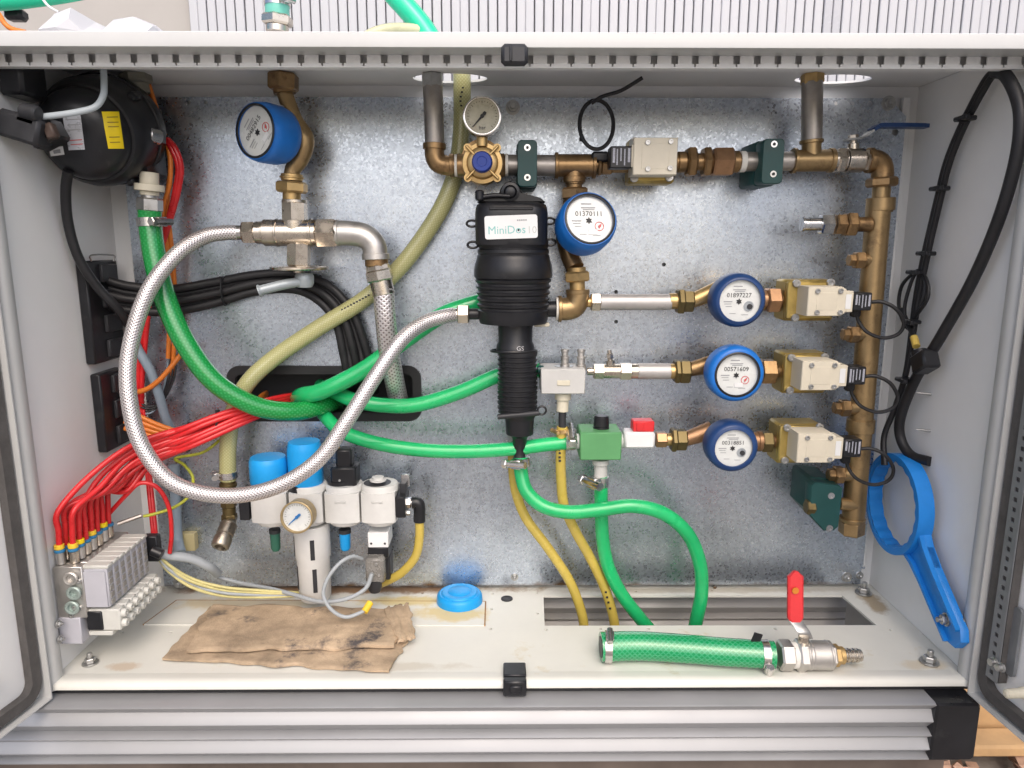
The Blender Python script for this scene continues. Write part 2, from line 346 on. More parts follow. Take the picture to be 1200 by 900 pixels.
RED = mat('red_polyurethane_tube', (.60, .018, .022), .32, 0, .25, 18, .05, 200, coat=.2, rvar=.15)
REDL = mat('red_lever_coating', (.62, .03, .035), .35, 0, .08, 40)
ORANGE = mat('orange_tube', (.70, .20, .03), .35, 0, .1, 40)
GREYC = mat('grey_cable', (.33, .36, .38), .45, 0, .08, 40)
BLUEGREY = mat('blue_grey_conduit', (.22, .28, .34), .45, 0, .1, 30)
YGC = mat('pale_yellow_cable', (.55, .50, .22), .4, 0, .15, 40)
CREAM = mat('cream_plastic', (.62, .57, .455), .42, 0, .07, 25, .06, 400, stain=((.45, .38, .26), 24, .64, .15))
WHITEP = mat('white_plastic', (.72, .73, .73), .35, 0, .04, 30)
IVORY = mat('ivory_nylon', (.62, .58, .46), .45, 0, .1, 40)
DKGREEN = mat('dark_green_plastic', (.012, .06, .058), .4, 0, .15, 30, .05, 500)
MGREEN = mat('matt_green_block', (.10, .30, .12), .5, 0, .08, 30, .08, 500)
LGREY = mat('light_grey_block', (.50, .50, .48), .48, 0, .06, 30, .08, 500)
LILAC = mat('pale_lilac_grey_plastic', (.44, .44, .48), .45, 0, .05, 30)
DIAL = mat('dial_white', (.66, .68, .66), .25, 0, .06, 60, coat=.9)
DIALY = mat('aged_dial', (.50, .47, .35), .3, 0, .2, 40, stain=((.34, .22, .13), 30, .6, .2))
INK = mat('black_ink', (.02, .02, .022), .5, 0, .1)
INKT = mat('teal_ink', (.22, .50, .48), .5, 0, .1)
INKR = mat('red_ink', (.55, .10, .10), .5, 0, .1)
INKG = mat('grey_ink', (.30, .31, .32), .5, 0, .1)
WHITEI = mat('white_print', (.75, .75, .78), .5, 0, .1)
SILVERL = mat('silver_label', (.58, .60, .64), .3, .3, .08, 60)
YELLOWL = mat('yellow_label', (.80, .60, .01), .4, 0, .06, 60)
YELLOWP = mat('yellow_plastic', (.78, .52, .04), .4, 0, .1, 60)
TEFLON = mat('white_thread_tape', (.72, .70, .64), .6, 0, .08, 80)
GHOSE = mat('green_pvc_hose', (.016, .44, .145), .24, 0, .2, 9, .04, 60, coat=.4, sss=.4, rvar=.14)
GMINT = mat('mint_green_hose', (.02, .58, .33), .2, 0, .06, 12, coat=.3)
YHOSE = mat('yellow_pvc_hose', (.50, .38, .075), .25, 0, .12, 20, coat=.3)
BRAID = weave('steel_braid', (.78, .75, .75), (.20, .16, .16), .3, 12, 15, .7, 0, .5, .22, .35)
GYARN = weave('green_yarn_hose', (.006, .27, .05), (.03, .37, .10), .2, 14, 14, 0, .5, .1, .2, .5)
GDIAM = weave('green_diamond_hose', (.05, .42, .19), (.0, .29, .09), .2, 17, 17, 0, .5, .1, .68, .3)
OYARN = weave('olive_yarn_hose', (.44, .43, .19), (.56, .56, .30), .22, 16, 16, 0, .4, .1, .3, .5)
ALU = mat('anodised_aluminium', (.36, .365, .375), .48, .45, .08, 4)

# ================================================================== the setting
H, D = .786, .273
SOIL = mat('bounce_lightened_soil', (.30, .275, .245), .9, 0, .3, 30, .8, 60)  # ground colour lightened to bounce more light up into the cabinet
b = B(); b.add([(-30, -30, -.2), (30, -30, -.2), (30, 30, -.2), (-30, 30, -.2)], [[0, 1, 2, 3]])
struct('ground', b, SOIL)
CHIP = mat('dry_wood_chips', (.46, .29, .20), .8, 0, .4, 40, .4, 200)
b = B()
for i in range(420):
    x, y = random.uniform(.57, 1.0), random.uniform(-.36, -.205); a = random.uniform(0, 6.3); l, wd = random.uniform(.012, .035), random.uniform(.006, .014)
    u = V((math.cos(a), math.sin(a), random.uniform(-.5, .5))).normalized(); v = u.cross(V((random.uniform(-.6, .6), random.uniform(-.6, .6), 1))).normalized(); n = u.cross(v)
    c = V((x, y, -.196+random.uniform(0, .028))); k = random.uniform(.2, .5)*wd
    b.add([c-u*l-v*wd, c+u*l*.8-v*wd*.7+n*k, c+u*l+v*wd*.5, c-u*l*.7+v*wd+n*k, c-u*l-v*wd-n*.002, c+u*l-v*wd*.7+n*k-n*.002, c+u*l+v*wd*.5-n*.002, c-u*l*.7+v*wd+n*k-n*.002],
          [[0,1,2,3],[7,6,5,4],[0,4,5,1],[1,5,6,2],[2,6,7,3],[3,7,4,0]])
struct('wood_chips', b, CHIP, 'stuff')
WOOD = mat('pale_pine', (.52, .33, .16), .7, 0, .22, 9, .3, 120, stain=((.3, .16, .07), 7, .55, .2))
def board(c, sz, label):
    bb = B(); bb.box(c, sz, .004); solo('timber_board', bb, WOOD, label, 'board', 'pallet timbers under the cabinet')
board((.86, -.184, -.1585), (.52, .044, .019), 'pale pine pallet board at the bottom right, nearest the wood chips')
board((.86, -.128, -.1435), (.52, .05, .05), 'shaded timber beam lying behind the pale pine board')
board((.80, -.155, -.184), (.09, .10, .029), 'short pallet bearer under the pine board and beam')

# translucent sheet wall behind the cabinet
PC = mat('translucent_polycarbonate', (.50, .51, .535), .35, 0, .03, 3)
PCG = mat('polycarbonate_web_grey', (.26, .27, .30), .4, 0, .15, 20)
PCD = mat('shaded_polycarbonate_band', (.44, .45, .48), .3, 0, .05, 3)  # shade band of a post behind, put into the flute colour
wall = thing('polycarbonate_wall', 'white ribbed translucent sheet wall behind the top of the cabinet', 'wall', (.3, .24, -.2))
b = B(); b.box((.32, .262, .75), (1.75, .006, 1.9), .001); part('backing_sheet', b, PCG, wall)
b = B(); b.box((-.55, .246, .75), (.0145, .016, 1.9), .0015); f0 = part('flute', b, PC, wall)
x = -.55
for i in range(102):
    x += .0165 if (i % 7) else .0148
    ob = share(f0, wall, (x+.55, random.uniform(-.0012, .0012), 0))
    if 67 <= i <= 68: ob.data = ob.data.copy(); ob.data.materials[0] = PCD
BEIGE = mat('weathered_beige_board', (.42, .40, .375), .6, 0, .06, 6, .1, 60)
b = B(); b.box((-.86, .27, .6), (.62, .02, 1.6), .003); solo('beige_wall', b, BEIGE, 'plain greyish beige wall behind the crumpled paper, top left', 'wall')

# ================================================================== plinth
pl = thing('plinth', 'grooved bare aluminium plinth the cabinet stands on', 'plinth', (0, -.1, -.2))
def rail(Yf, Yb, x0, x1, sgn):
    # channelled extrusion: (Z, inset) pairs down the face
    prof = [(-.0175, .004), (-.0195, 0), (-.021, .0005), (-.0305, .009), (-.0315, .008), (-.042, .0005), (-.0435, .0), (-.0585, .012), (-.0595, .006), (-.063, .0), (-.064, .0), (-.070, .007), (-.071, .008), (-.082, .0005), (-.0835, 0), (-.093, .009), (-.094, .005), (-.0965, 0), (-.098, 0)]
    poly = [(Yf+sgn*i, z) for z, i in prof]+[(Yb, -.098), (Yb, -.0175)]
    return B().prism(poly, (x0, 0, 0), YA, ZA, XA, x1-x0)
part('front_rail', rail(-.296, -.262, -.80, .5535, 1), ALU, pl)
ALU2 = mat('lightened_aluminium', (.42, .41, .40), .5, .25, .08, 5)  # inner rails: paler copy of the aluminium to offset the dim space
part('rear_rail', rail(.004, .04, -.80, .60, 1), ALU2, pl)
part('side_rail', B().box((.572, -.135, -.057), (.03, .246, .078), .002), ALU2, pl)
b = B(); b.prism([(-.014, -.0165), (.039, -.0165), (.042, -.020), (.042, -.094), (.038, -.0985), (-.016, -.0985), (-.016, -.05)], (.5555, -.2645, 0), XA, ZA, V((0, -1, 0)), .034, .003)
part('corner_cap', b, BLACKP, pl, 'black plastic corner cap at the right end of the plinth')
part('skirt', B().box((-.1, -.12, -.15), (1.36, .30, .098), .003), mat('grubby_brown_steel', (.16, .13, .11), .55, .4, .3, 8, .1, 100), pl)
part('drip_tray', B().box((.1, -.125, -.094), (.96, .22, .004), .001), mat('stained_tray', (.50, .48, .43), .6, .3, .3, 30, stain=((.2, .1, .05), 25, .55, .1)), pl)

# ================================================================== cabinet
cab = thing('cabinet', 'light grey sheet steel control cabinet with both doors swung open', 'cabinet', (0, -D/2, -.012))
# floor with the long opening and the two small grommet holes
fo = [(.052, -.036), (.536, -.038), (.545, -.132), (.049, -.130)]
scr = [UZ(*q, 0) for q in ((640, 738), (704, 737), (760, 737), (908, 737), (1043, 738), (575, 737), (577, 696), (576, 714), (629, 695), (630, 719), (834, 692), (745, 693), (495, 695), (143, 741), (200, 741), (310, 700))]
b = B(); b.holed([(-.603, .003), (-.603, -.262), (.603, -.262), (.603, .003)], [fo]+[circ(p.x, p.y, .0028, 8) for p in scr], (0, 0, -.0035), XA, YA, ZA, .0035)
floor = part('floor_panel', b, FLOORP, cab, 'pale grey cabinet floor with rust stains')
part('underfloor', B().box((-.28, -.13, -.010), (.62, .26, .006), .001), DARKP, cab)
b = B()
q = [UZ(168, 733, 0), UZ(207, 704.5, 0), UZ(569, 706, 0), UZ(568, 734, 0)]
b.prism([(p.x, p.y) for p in q], (0, 0, .0002), XA, YA, ZA, .0018, .001)
part('gland_plate', b, FLOORP, floor, 'flush rust-edged cover plate on the left of the floor')
RUST = mat('rust_line', (.33, .19, .09), .8, 0, .4, 60)
b = B(); q2 = [V((p.x, p.y, .0012)) for p in q]
for i in range(3): b.tube([q2[i]+V((0, 0, 0)), q2[i+1]], .0013, 6, 2)
part('rusty_seam', b, RUST, floor)
# back wall with the cable slot
SL = U(381, 461, -.015); sw, sh = .147, .041
slot = rrect(SL.x-sw, SL.z-sh, SL.x+sw, SL.z+sh, .017)
slot2 = rrect(SL.x-sw+.003, SL.z-sh+.003, SL.x+sw-.003, SL.z+sh-.003, .015)
b = B(); b.holed([(-.603, -.003), (.603, -.003), (.603, H), (-.603, H)], [slot], (0, .0015, 0), XA, ZA, YA, .003); part('back_wall', b, PAINT2, cab)
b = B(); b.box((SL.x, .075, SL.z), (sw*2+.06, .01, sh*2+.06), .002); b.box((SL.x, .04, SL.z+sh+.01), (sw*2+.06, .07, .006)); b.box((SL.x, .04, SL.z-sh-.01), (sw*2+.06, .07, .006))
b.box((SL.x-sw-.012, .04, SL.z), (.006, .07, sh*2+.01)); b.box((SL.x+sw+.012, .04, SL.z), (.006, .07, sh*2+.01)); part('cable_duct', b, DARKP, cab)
for s_ in (-1, 1):
    part('side_wall', B().box((s_*.602, -.129, H/2), (.004, .264, H), .0008), PAINT2, cab)
# ceiling with the pipe holes
hl = [(-.086, -.047, .052, .030), (.451, -.047, .053, .029)]
b = B(); b.holed([(-.606, .006), (-.606, -.262), (.606, -.262), (.606, .006)], [circ(a, c, r, 36, ry) for a, c, r, ry in hl], (0, 0, H), XA, YA, ZA, .003); part('ceiling_panel', b, PAINT2, cab)
# front frame
def frame_bar(P0, P1, inw, name, lab=None):
    """folded front rim: a rounded section swept along P0-P1; inw points to the opening"""
    P0, P1, n = V(P0), V(P1), V(inw); fw = V((0, -1, 0)); ax = (P1-P0).normalized()
    pr = [(-.003, 0), (.004, .001), (.008, .006), (.009, .018), (.007, .023), (.003, .0255), (-.003, .0262), (-.004, .0262), (-.0055, .025), (-.006, .020), (-.006, .006), (-.0055, .004), (-.004, .004)]
    bb = B(); bb.prism([(a, c) for a, c in pr], P0, n, fw, ax, (P1-P0).length); part(name, bb, PAINT, cab, lab)
frame_bar((-.599, -.2475, -.010), (-.599, -.2475, .783), (1, 0, 0), 'front_rim')
frame_bar((.599, -.2475, .783), (.599, -.2475, -.010), (-1, 0, 0), 'front_rim')
b = B(); b.prism([(-.245, -.0005), (-.262, .0022), (-.268, .0018), (-.272, -.0008), (-.2737, -.0045), (-.2737, -.0075), (-.268, -.0085), (-.245, -.006)], (-.594, 0, 0), YA, ZA, XA, 1.188); part('front_sill', b, FLOORP, cab)
part('bottom_gasket', B().box((0, -.262, -.0125), (1.205, .010, .008), .0008), BLACKR, cab)
# top rim, gutter and the slotted strip
b = B(); b.prism([(-.2735, .7705), (-.2735, .783), (-.2715, .786), (-.262, .788), (-.235, .788), (-.235, .7715), (-.238, .7705), (-.2715, .7695)], (-.625, 0, 0), YA, ZA, XA, 1.25); part('top_rim', b, PAINT, cab)
b = B(); x = -.6; pitch = .02375; sl = []
z0, z1 = .7588, .7712
part('slot_shade_strip', B().box((0, -.2255, .7655), (1.19, .004, .013), .0005), DARKP, cab)  # dark strip added as the shade seen through the slots
b = B()
xs = [U(9.5, 70, -.2386).x+i*pitch for i in range(52)]
L_ = [-.597]+xs; ed = []
for i in range(len(xs)+1):
    a = -.5975 if i == 0 else xs[i-1]+.0038; c = .5975 if i == len(xs) else xs[i]-.0038
    if c > a: b.box(((a+c)/2, -.2375, (z0+.003+z1)/2), (c-a, .0018, z1-z0-.003), .0002)
    a = -.5975 if i == 0 else xs[i-1]+.0009; c = .5975 if i == len(xs) else xs[i]-.0009
    if c > a: b.box(((a+c)/2, -.2375, z0+.0015), (c-a, .0018, .003), .0002)
b.box((0, -.2325, z0-.0008), (1.195, .012, .0016), .0003); part('slotted_strip', b, PAINT2, cab)
part('strip_return', B().box((0, -.227, .7735), (1.195, .0016, .024), .0003), PAINT2, cab)
# latch keepers
b = B(); b.boxp(587, 50, 619, 76, -.279, -.268, .004); p = U(603, 62, -.279); b.box((p.x-.004, -.2795, p.z), (.003, .003, .018), .001); part('top_latch_keeper', b, CHAR, cab)
c = UZ(603, 786, 0); b = B(); b.box((c.x, -.253, .0045), (.030, .030, .007), .0015); b.box((c.x, -.2755, -.004), (.030, .012, .022), .002); b.box((c.x+.001, -.282, -.004), (.015, .004, .011), .0015); part('bottom_latch_keeper', b, BLACKP, cab)
# grommet plug
c = UZ(594, 702, 0); b = B(); b.lathe((c.x, c.y, 0), ZA, [(0, .0095), (.0015, .0093), (.002, .007), (.001, .005)], 24); part('grommet', b, BLACKR, cab)
# bolts
def bolt_floor(px, py, s=1, lean=0, rst=False):
    c = UZ(px, py, .001); bb = B(); ax = V((lean, .15*lean, 1))
    bb.lathe(c, ZA, [(0, .013*s), (.0018*s, .013*s)], 20); bb.hex(c+V((0, 0, .002*s)), c+V((0, 0, .010*s)), .0088*s); bb.cyl(c+V((0, 0, .010*s)), c+V((0, 0, .019*s)), .0045*s, ch=.0008)
    part('floor_bolt', bb, ZINC, cab)
bolt_floor(1012, 695); bolt_floor(1089, 776, .95); bolt_floor(106, 777, .8); bolt_floor(84, 757, .6)
def bolt_wall(px, py, X, s=1):
    c = UX(px, py, X); n = V((-1 if X > 0 else 1, 0, 0)); bb = B(); bb.lathe(c, n, [(0, .009*s), (.0015, .009*s)], 16); bb.hex(c+n*.0015, c+n*.007*s, .0065*s); bb.cyl(c+n*.006*s, c+n*.011*s, .003*s); part('wall_bolt', bb, ZINC, cab)
bolt_wall(8, 86, -.597, 1.1); bolt_wall(3, 95, -.597, .8)
for q in ((68, 731), (70, 749)): bolt_wall(*q, -.589, .6)
for q in ((1128, 728), (1126, 743)): bolt_wall(*q, .589, .6)
for q in ((1091, 462), (1090, 505)):
    c = UX(*q, .6); bb = B(); bb.lathe(c, (-1, .1, .1), [(0, .0022), (.012, .0018), (.020, .0004)], 8); part('screw_tip', bb, ZINC, cab)
# doors
GASK = mat('dark_foam_gasket', (.085, .08, .077), .9, 0, .25, 40, .5, 500)
def make_door(sgn, deg, lab):
    hinge = V((sgn*.608, -.278, 0)); a = math.radians(deg)
    u = V((sgn*math.sin(a), -math.cos(a), 0)); n = V((-sgn*math.cos(a), -math.sin(a), 0))     # u along the door away from the hinge, n its inner side
    z0, z1, W = -.014, .776, .60
    bb = B(); bb.prism([(0, z0), (W, z0), (W, z1), (0, z1)], hinge-n*.001, u, ZA, -n, .0015)
    d = part('door', bb, PAINT2, cab, lab)
    bb = B()                                                                                # turned-in edges
    for (p, q, r, s_) in ((0, z0, W, z0+.0016), (0, z1-.0016, W, z1), (0, z0, .0016, z1), (W-.0016, z0, W, z1)): bb.prism([(p, q), (r, q), (r, s_), (p, s_)], hinge, u, ZA, n, .018)
    part('door_edge', bb, PAINT, d)
    bb = B(); o1 = rrect(.005, z0+.007, W-.005, z1-.007, .024); o2 = rrect(.019, z0+.021, W-.019, z1-.021, .014)
    bb.holed(o1, [o2], hinge, u, ZA, n, .011); part('gasket', bb, GASK, d)
    if sgn > 0:                                                                             # perforated rail on the right door
        gm = mat('grey_perforated_rail', (.21, .22, .23), .45, .3, .1, 30)
        bb = B(); holes = [rrect(.030-.003, z-.0028, .030+.003, z+.0028, .001, 2) for z in [z0+.05+.0125*i for i in range(55)]]
        bb.holed([(.0215, z0+.04), (.040, z0+.04), (.040, z1-.04), (.0215, z1-.04)], holes, hinge+n*.013, u, ZA, n, .0015)
        part('perforated_rail', bb, gm, d)
        bb = B(); bb.prism([(.0215, z0+.04), (.040, z0+.04), (.040, z1-.04), (.0215, z1-.04)], hinge+n*.001, u, ZA, n, .011); part('rail_core', bb, GASK, d)
        for za, zb in ((.04, .13), (.21, .42), (.5, .7)):
            bb = B(); bb.prism(rrect(.040, za, .052, zb, .005), hinge+n*.001, u, ZA, n, .004); part('rail_foot', bb, gm, d)
        bb = B()
        for k in (0, 1): c = hinge+u*(.034+.012*k)+ZA*(.052)+n*.015; bb.lathe(c, n, [(0, .006), (.002, .006), (.0025, .0045), (.007, .0045), (.0075, .003)], 12)
        part('rail_nut', bb, ZINC, d)
    z = .036 if sgn > 0 else .05
    bb = B(); c = hinge+u*(.074)+ZA*z; bb.lathe(c, n, [(0, .007), (.010, .007), (.012, .006), (.03 if sgn > 0 else .016, .0055), (.032 if sgn > 0 else .018, .003)], 14); part('buffer', bb, IVORY, d)
    for zz in (.095, .70):
        bb = B(); c = V((sgn*.6075, -.281, zz)); bb.cyl(c, c+ZA*.052, .0042, ch=.001); bb.cyl(c+ZA*.014, c+ZA*.038, .0052); bb.cyl(c-ZA*.003, c+ZA*.055, .0022); part('hinge', bb, ZINC, cab)
make_door(-1, 10, 'left cabinet door with a dark foam seal'); make_door(1, 4.5, 'right cabinet door with a dark seal and perforated rail')

# ================================================================== galvanised mounting plate
YP = -.015
mp = thing('mounting_plate', 'speckled galvanised steel mounting plate at the back of the cabinet', 'mounting plate', (0, YP+.003, .006))
pts = [U(*q, YP) for q in ((197, 116), (221, 120), (241, 120), (980, 121), (1000, 121), (1020, 122), (1049, 155), (838, 688), (1031, 652), (1012, 665), (778, 310), (722, 342), (722, 377))]
b = B(); b.holed([(-.568, .008), (.576, .008), (.576, .742), (.548, .767), (-.54, .767), (-.568, .74)], [slot2]+[circ(p.x, p.z, .0030 if i not in (5, 6) else .005, 10) for i, p in enumerate(pts)], (0, YP, 0), XA, ZA, YA, .003)
part('sheet', b, GALV, mp)
b = B(); b.holed(rrect(SL.x-sw-.003, SL.z-sh-.003, SL.x+sw+.003, SL.z+sh+.003, .02), [rrect(SL.x-sw+.010, SL.z-sh+.010, SL.x+sw-.010, SL.z+sh-.010, .010)], (0, YP-.004, 0), XA, ZA, YA, .0038)
part('slot_frame', b, BLACKR, mp, 'black rubber frame around the wide cable slot')
b = B(); b.holed(rrect(SL.x-sw+.004, SL.z-sh+.004, SL.x+sw-.004, SL.z+sh-.004, .014), [rrect(SL.x-sw+.011, SL.z-sh+.011, SL.x+sw-.011, SL.z+sh-.011, .009)], (0, YP+.0003, 0), XA, ZA, YA, .03)
part('slot_sleeve', b, BLACKR, mp)
def stud(px, py, s=1):
    c = U(px, py, YP); bb = B(); n = V((0, -1, 0)); bb.lathe(c, n, [(0, .0105*s), (.0015, .0105*s)], 20); bb.hex(c+n*.0015, c+n*.008*s, .0078*s); bb.cyl(c+n*.008*s, c+n*.014*s, .004*s, ch=.0008); part('stud_nut', bb, ZINC, mp)
stud(601, 126); stud(1041, 121); stud(992, 676, .8); stud(211, 682, 1.0); stud(1007, 674, .6); stud(603, 676, .6)
part('back_offset_bar', B().box((.578, -.006, .39), (.012, .008, .76), .001), PAINT2, mp)

# ================================================================== plumbing helpers (pixel centre lines at a depth off the plate)
YC = -.078
def seg(b, x0, y0, x1, y1, w, Y=None, w1=None, kind='cyl', ch=.0006):
    Y = YC if Y is None else Y
    p, q = U(x0, y0, Y), U(x1, y1, Y); k = K((x0+x1)/2, (y0+y1)/2, Y)/2
    if kind == 'hex': b.hex(p, q, w*k*1.06)
    else: b.cyl(p, q, w*k, (w1 if w1 else w)*k, 24, ch)
    return b
def stack(b, P, sections, Y=None):
    """coaxial sections along a pixel line P=(x0,y0,x1,y1); sections: (t0,t1,width,kind)"""
    x0, y0, x1, y1 = P; L = math.hypot(x1-x0, y1-y0)
    for t0, t1, wd, kd in sections:
        seg(b, x0+(x1-x0)*t0/L, y0+(y1-y0)*t0/L, x0+(x1-x0)*t1/L, y0+(y1-y0)*t1/L, wd, Y, None, kd)
    return b
def solo_seg(name, mat_, label, cat_, *a, **k): return solo(name, seg(B(), *a, **k), mat_, label, cat_)
def bend(P, w, Y=None, n=8):
    Y = YC if Y is None else Y
    Q = [U(x, y, Y if len(r) == 0 else r[0]) for x, y, *r in P]; r = w*K(P[0][0], P[0][1], Y)/2
    return B().tube(Q, r, 20, n)
def hexscrew(b, c, n, r):
    c, n = V(c), V(n).normalized(); b.lathe(c, n, [(0, r), (r*.7, r), (r*.8, r*.9), (r*.8, r*.5), (r*.45, r*.5)], 16); return b
FRONT = V((0, -1, 0))

# ------------------------------------------------------------------ top run, left half
t = thing('steel_pipe', 'dull steel pipe with a plated nut rising to the middle ceiling hole', 'pipe', U(509, 170, YC))
part('pipe', seg(B(), 507, 100, 509.5, 172, 23), STEEL, t); part('nut', seg(B(), 506.5, 86, 507, 103, 25, kind='hex'), ZINC, t)
t = thing('pipe_elbow', 'dark bronze elbow below the middle steel riser', 'pipe elbow', U(509, 205, YC))
part('body', bend([(509, 172), (509.5, 183), (514, 191), (524, 194), (531, 194)], 23), BRONZE, t)
part('collar', seg(B(), 509, 168, 509, 175, 27), BRONZE, t); part('collar', seg(B(), 527, 194, 532, 194, 27), BRONZE, t)
t = thing('pressure_regulator', 'brass pressure regulator with a blue centre cap and round gauge', 'regulator', U(565, 215, YC))
part('inlet', stack(B(), (531, 194, 600, 194), [(0, 3, 24, 'cyl'), (5, 18, 27, 'cyl')]), BRONZE, t); part('thread_tape', seg(B(), 533, 194, 537, 194, 25.5), TEFLON, t)
part('outlet', stack(B(), (575, 194, 600, 194), [(5, 17, 28, 'hex')]), BRONZE, t); part('thread_tape', seg(B(), 592, 193.5, 595.5, 193.5, 26), TEFLON, t)
c = U(565, 190, -.118); k = K(565, 190, -.118)
b = B(); b.lathe(U(565, 191, -.05), FRONT, [(0, .018), (.02, .022), (.035, .028)], 24); part('body', b, BRONZE, t)
b = B(); b.lathe(c+V((0, .034, 0)), FRONT, [(0, 22*k), (.003, 24.5*k), (.019, 24.5*k), (.022, 23.5*k), (.0225, 19*k), (.029, 17*k), (.031, 14*k)], 32); bon = part('bonnet', b, BRASS, t)
b = B()
for dx, dy in ((-17.5, -17.5), (17.5, -17.5), (-17.5, 17), (17.5, 17)):
    p = c+V((dx*k, 0, -dy*k)); b.cyl(p+V((0, .03, 0)), p+V((0, .010, 0)), 4.6*k); m = c+V((dx*.55*k, 0, -dy*.55*k)); M = V((dx, 0, -dy)).normalized()
    b.box((p+m)/2+V((0, .008, 0)), (16*k, .012, 3*k), .001, Matrix((M, V((0, 1, 0)), M.cross(V((0, 1, 0))))).transposed())
part('lug', b, BRASS, bon)
for dx, dy in ((-17.5, -17.5), (17.5, -17.5), (-17.5, 17), (17.5, 17)): part('screw', hexscrew(B(), c+V((dx*k, .013, -dy*k)), FRONT, 3.2*k), ZINC, t)
b = B(); b.lathe(c+V((0, .004, 0)), FRONT, [(0, 12.3*k), (.010, 12.0*k), (.0135, 10.5*k), (.0135, 6*k), (.0125, 5.5*k)], 28); part('cap', b, KNOBB, t)
def gauge(cx, cy, Y, rpx, face, rim, parent, n=FRONT, needle=None, ncol=INK, dep=.026):
    c = U(cx, cy, Y); k = K(cx, cy, Y); r = rpx*k; n = V(n).normalized(); up = (ZA-n*ZA.dot(n)).normalized(); rt = up.cross(n)
    bb = B(); bb.lathe(c-n*dep, n, [(0, r*.86), (.003, r*.97), (dep-.002, r*.97), (dep, r), (dep+.0025, r), (dep+.003, r*.95), (dep+.0028, r*.90), (dep-.002, r*.88)], 40); g = part('gauge_case', bb, rim, parent)
    bb = B(); bb.lathe(c-n*.004, n, [(0, r*.9), (.0025, r*.9)], 40); part('gauge_dial', bb, face, g)
    bb = B()
    for i in range(25):
        a = math.radians(225-270*i/24); l = .12 if i % 4 == 0 else .06
        d = rt*math.cos(a)+up*math.sin(a); e = rt*-math.sin(a)+up*math.cos(a); p = c-n*.0012
        bb.add([p+d*r*(.78-l)-e*r*.012, p+d*r*.78-e*r*.012, p+d*r*.78+e*r*.012, p+d*r*(.78-l)+e*r*.012], [[0, 1, 2, 3]])
    part('gauge_scale', bb, INK, g)
    a = math.radians(needle); d = rt*math.cos(a)+up*math.sin(a); e = rt*-math.sin(a)+up*math.cos(a); p = c
    bb = B(); bb.prism([(-.28, -.06), (-.18, -.09), (.0, -.06), (.72, -.012), (.72, .012), (0, .06), (-.18, .09), (-.28, .06)], p, d*r, e*r, n, .0008); bb.lathe(p, n, [(0, r*.1), (.0015, r*.1)], 14); part('needle', bb, ncol, g)
    return g, c, n, rt, up, r
g, gc, gn, grt, gup, gr = gauge(565, 136, -.118, 22.5, DIALY, STAIN, t, n=(.02, -1, .03), needle=228)
text('bar', gr*.28, gc-gup*gr*.66+gn*-.001, grt, gup, INK, g)
part('gauge_stem', stack(B(), (565, 154, 565, 172), [(0, 9, 9, 'cyl'), (7, 18, 13, 'cyl')], -.105), BRASS, t)
solo_seg('steel_pipe', STEEL, 'dull steel pipe between the regulator and the bronze tee, held by a green clamp', 'pipe', 594, 193.5, 655, 194, 24)
def clamp(x, y, w, h, Yf, label, screws, deep=.03, taper=0):
    t = thing('pipe_clamp', label, 'pipe clamp', U(x, y+h/2, Yf))
    k = K(x, y, Yf); c = U(x, y, Yf); b = B()
    b.prism(rrect(-w/2*k, -h/2*k, w/2*k, h/2*k, 5*k), c+V((0, deep, 0)), XA, ZA, FRONT, deep, .0012); part('front_half', b, DKGREEN, t)
    b = B(); b.prism(rrect(-w/2*k-.001, -h/2*k-.001, w/2*k+.001, h/2*k+.001, 5*k), c+V((0, abs(Yf-YP)-.0005, 0)), XA, ZA, FRONT, abs(Yf-YP)-deep-.002, .001); part('rear_half', b, DKGREEN, t)
    for sx, sy in screws:
        p = U(sx, sy, Yf-.0002); b = B(); b.lathe(p, FRONT, [(0, 4.1*k), (.0012, 3.8*k), (.0012, 2.0*k), (.0004, 1.8*k)], 18); sc_ = part('screw', b, CHROME, t); b = B(); b.lathe(p+FRONT*.0008, FRONT, [(0, 1.7*k), (.0006, 1.7*k)], 6); part('hex_socket', b, INK, sc_)
    return t
clamp(618, 191.5, 23, 53, -.103, 'dark green pipe clamp right of the pressure gauge', ((618, 173), (618, 208)))
t = thing('pipe_tee', 'dark bronze tee above the middle water meter', 'pipe tee', U(673, 215, YC))
b = B(); seg(b, 652, 194, 697, 194, 26); part('run', b, BRONZE, t)
part('branch', stack(B(), (673, 194, 673, 222), [(0, 22, 22, 'cyl'), (13, 20, 26, 'cyl')]), BRONZE, t)
for x in (650, 694): part('collar', seg(B(), x, 194, x+4, 194, 30), BRONZE, t)
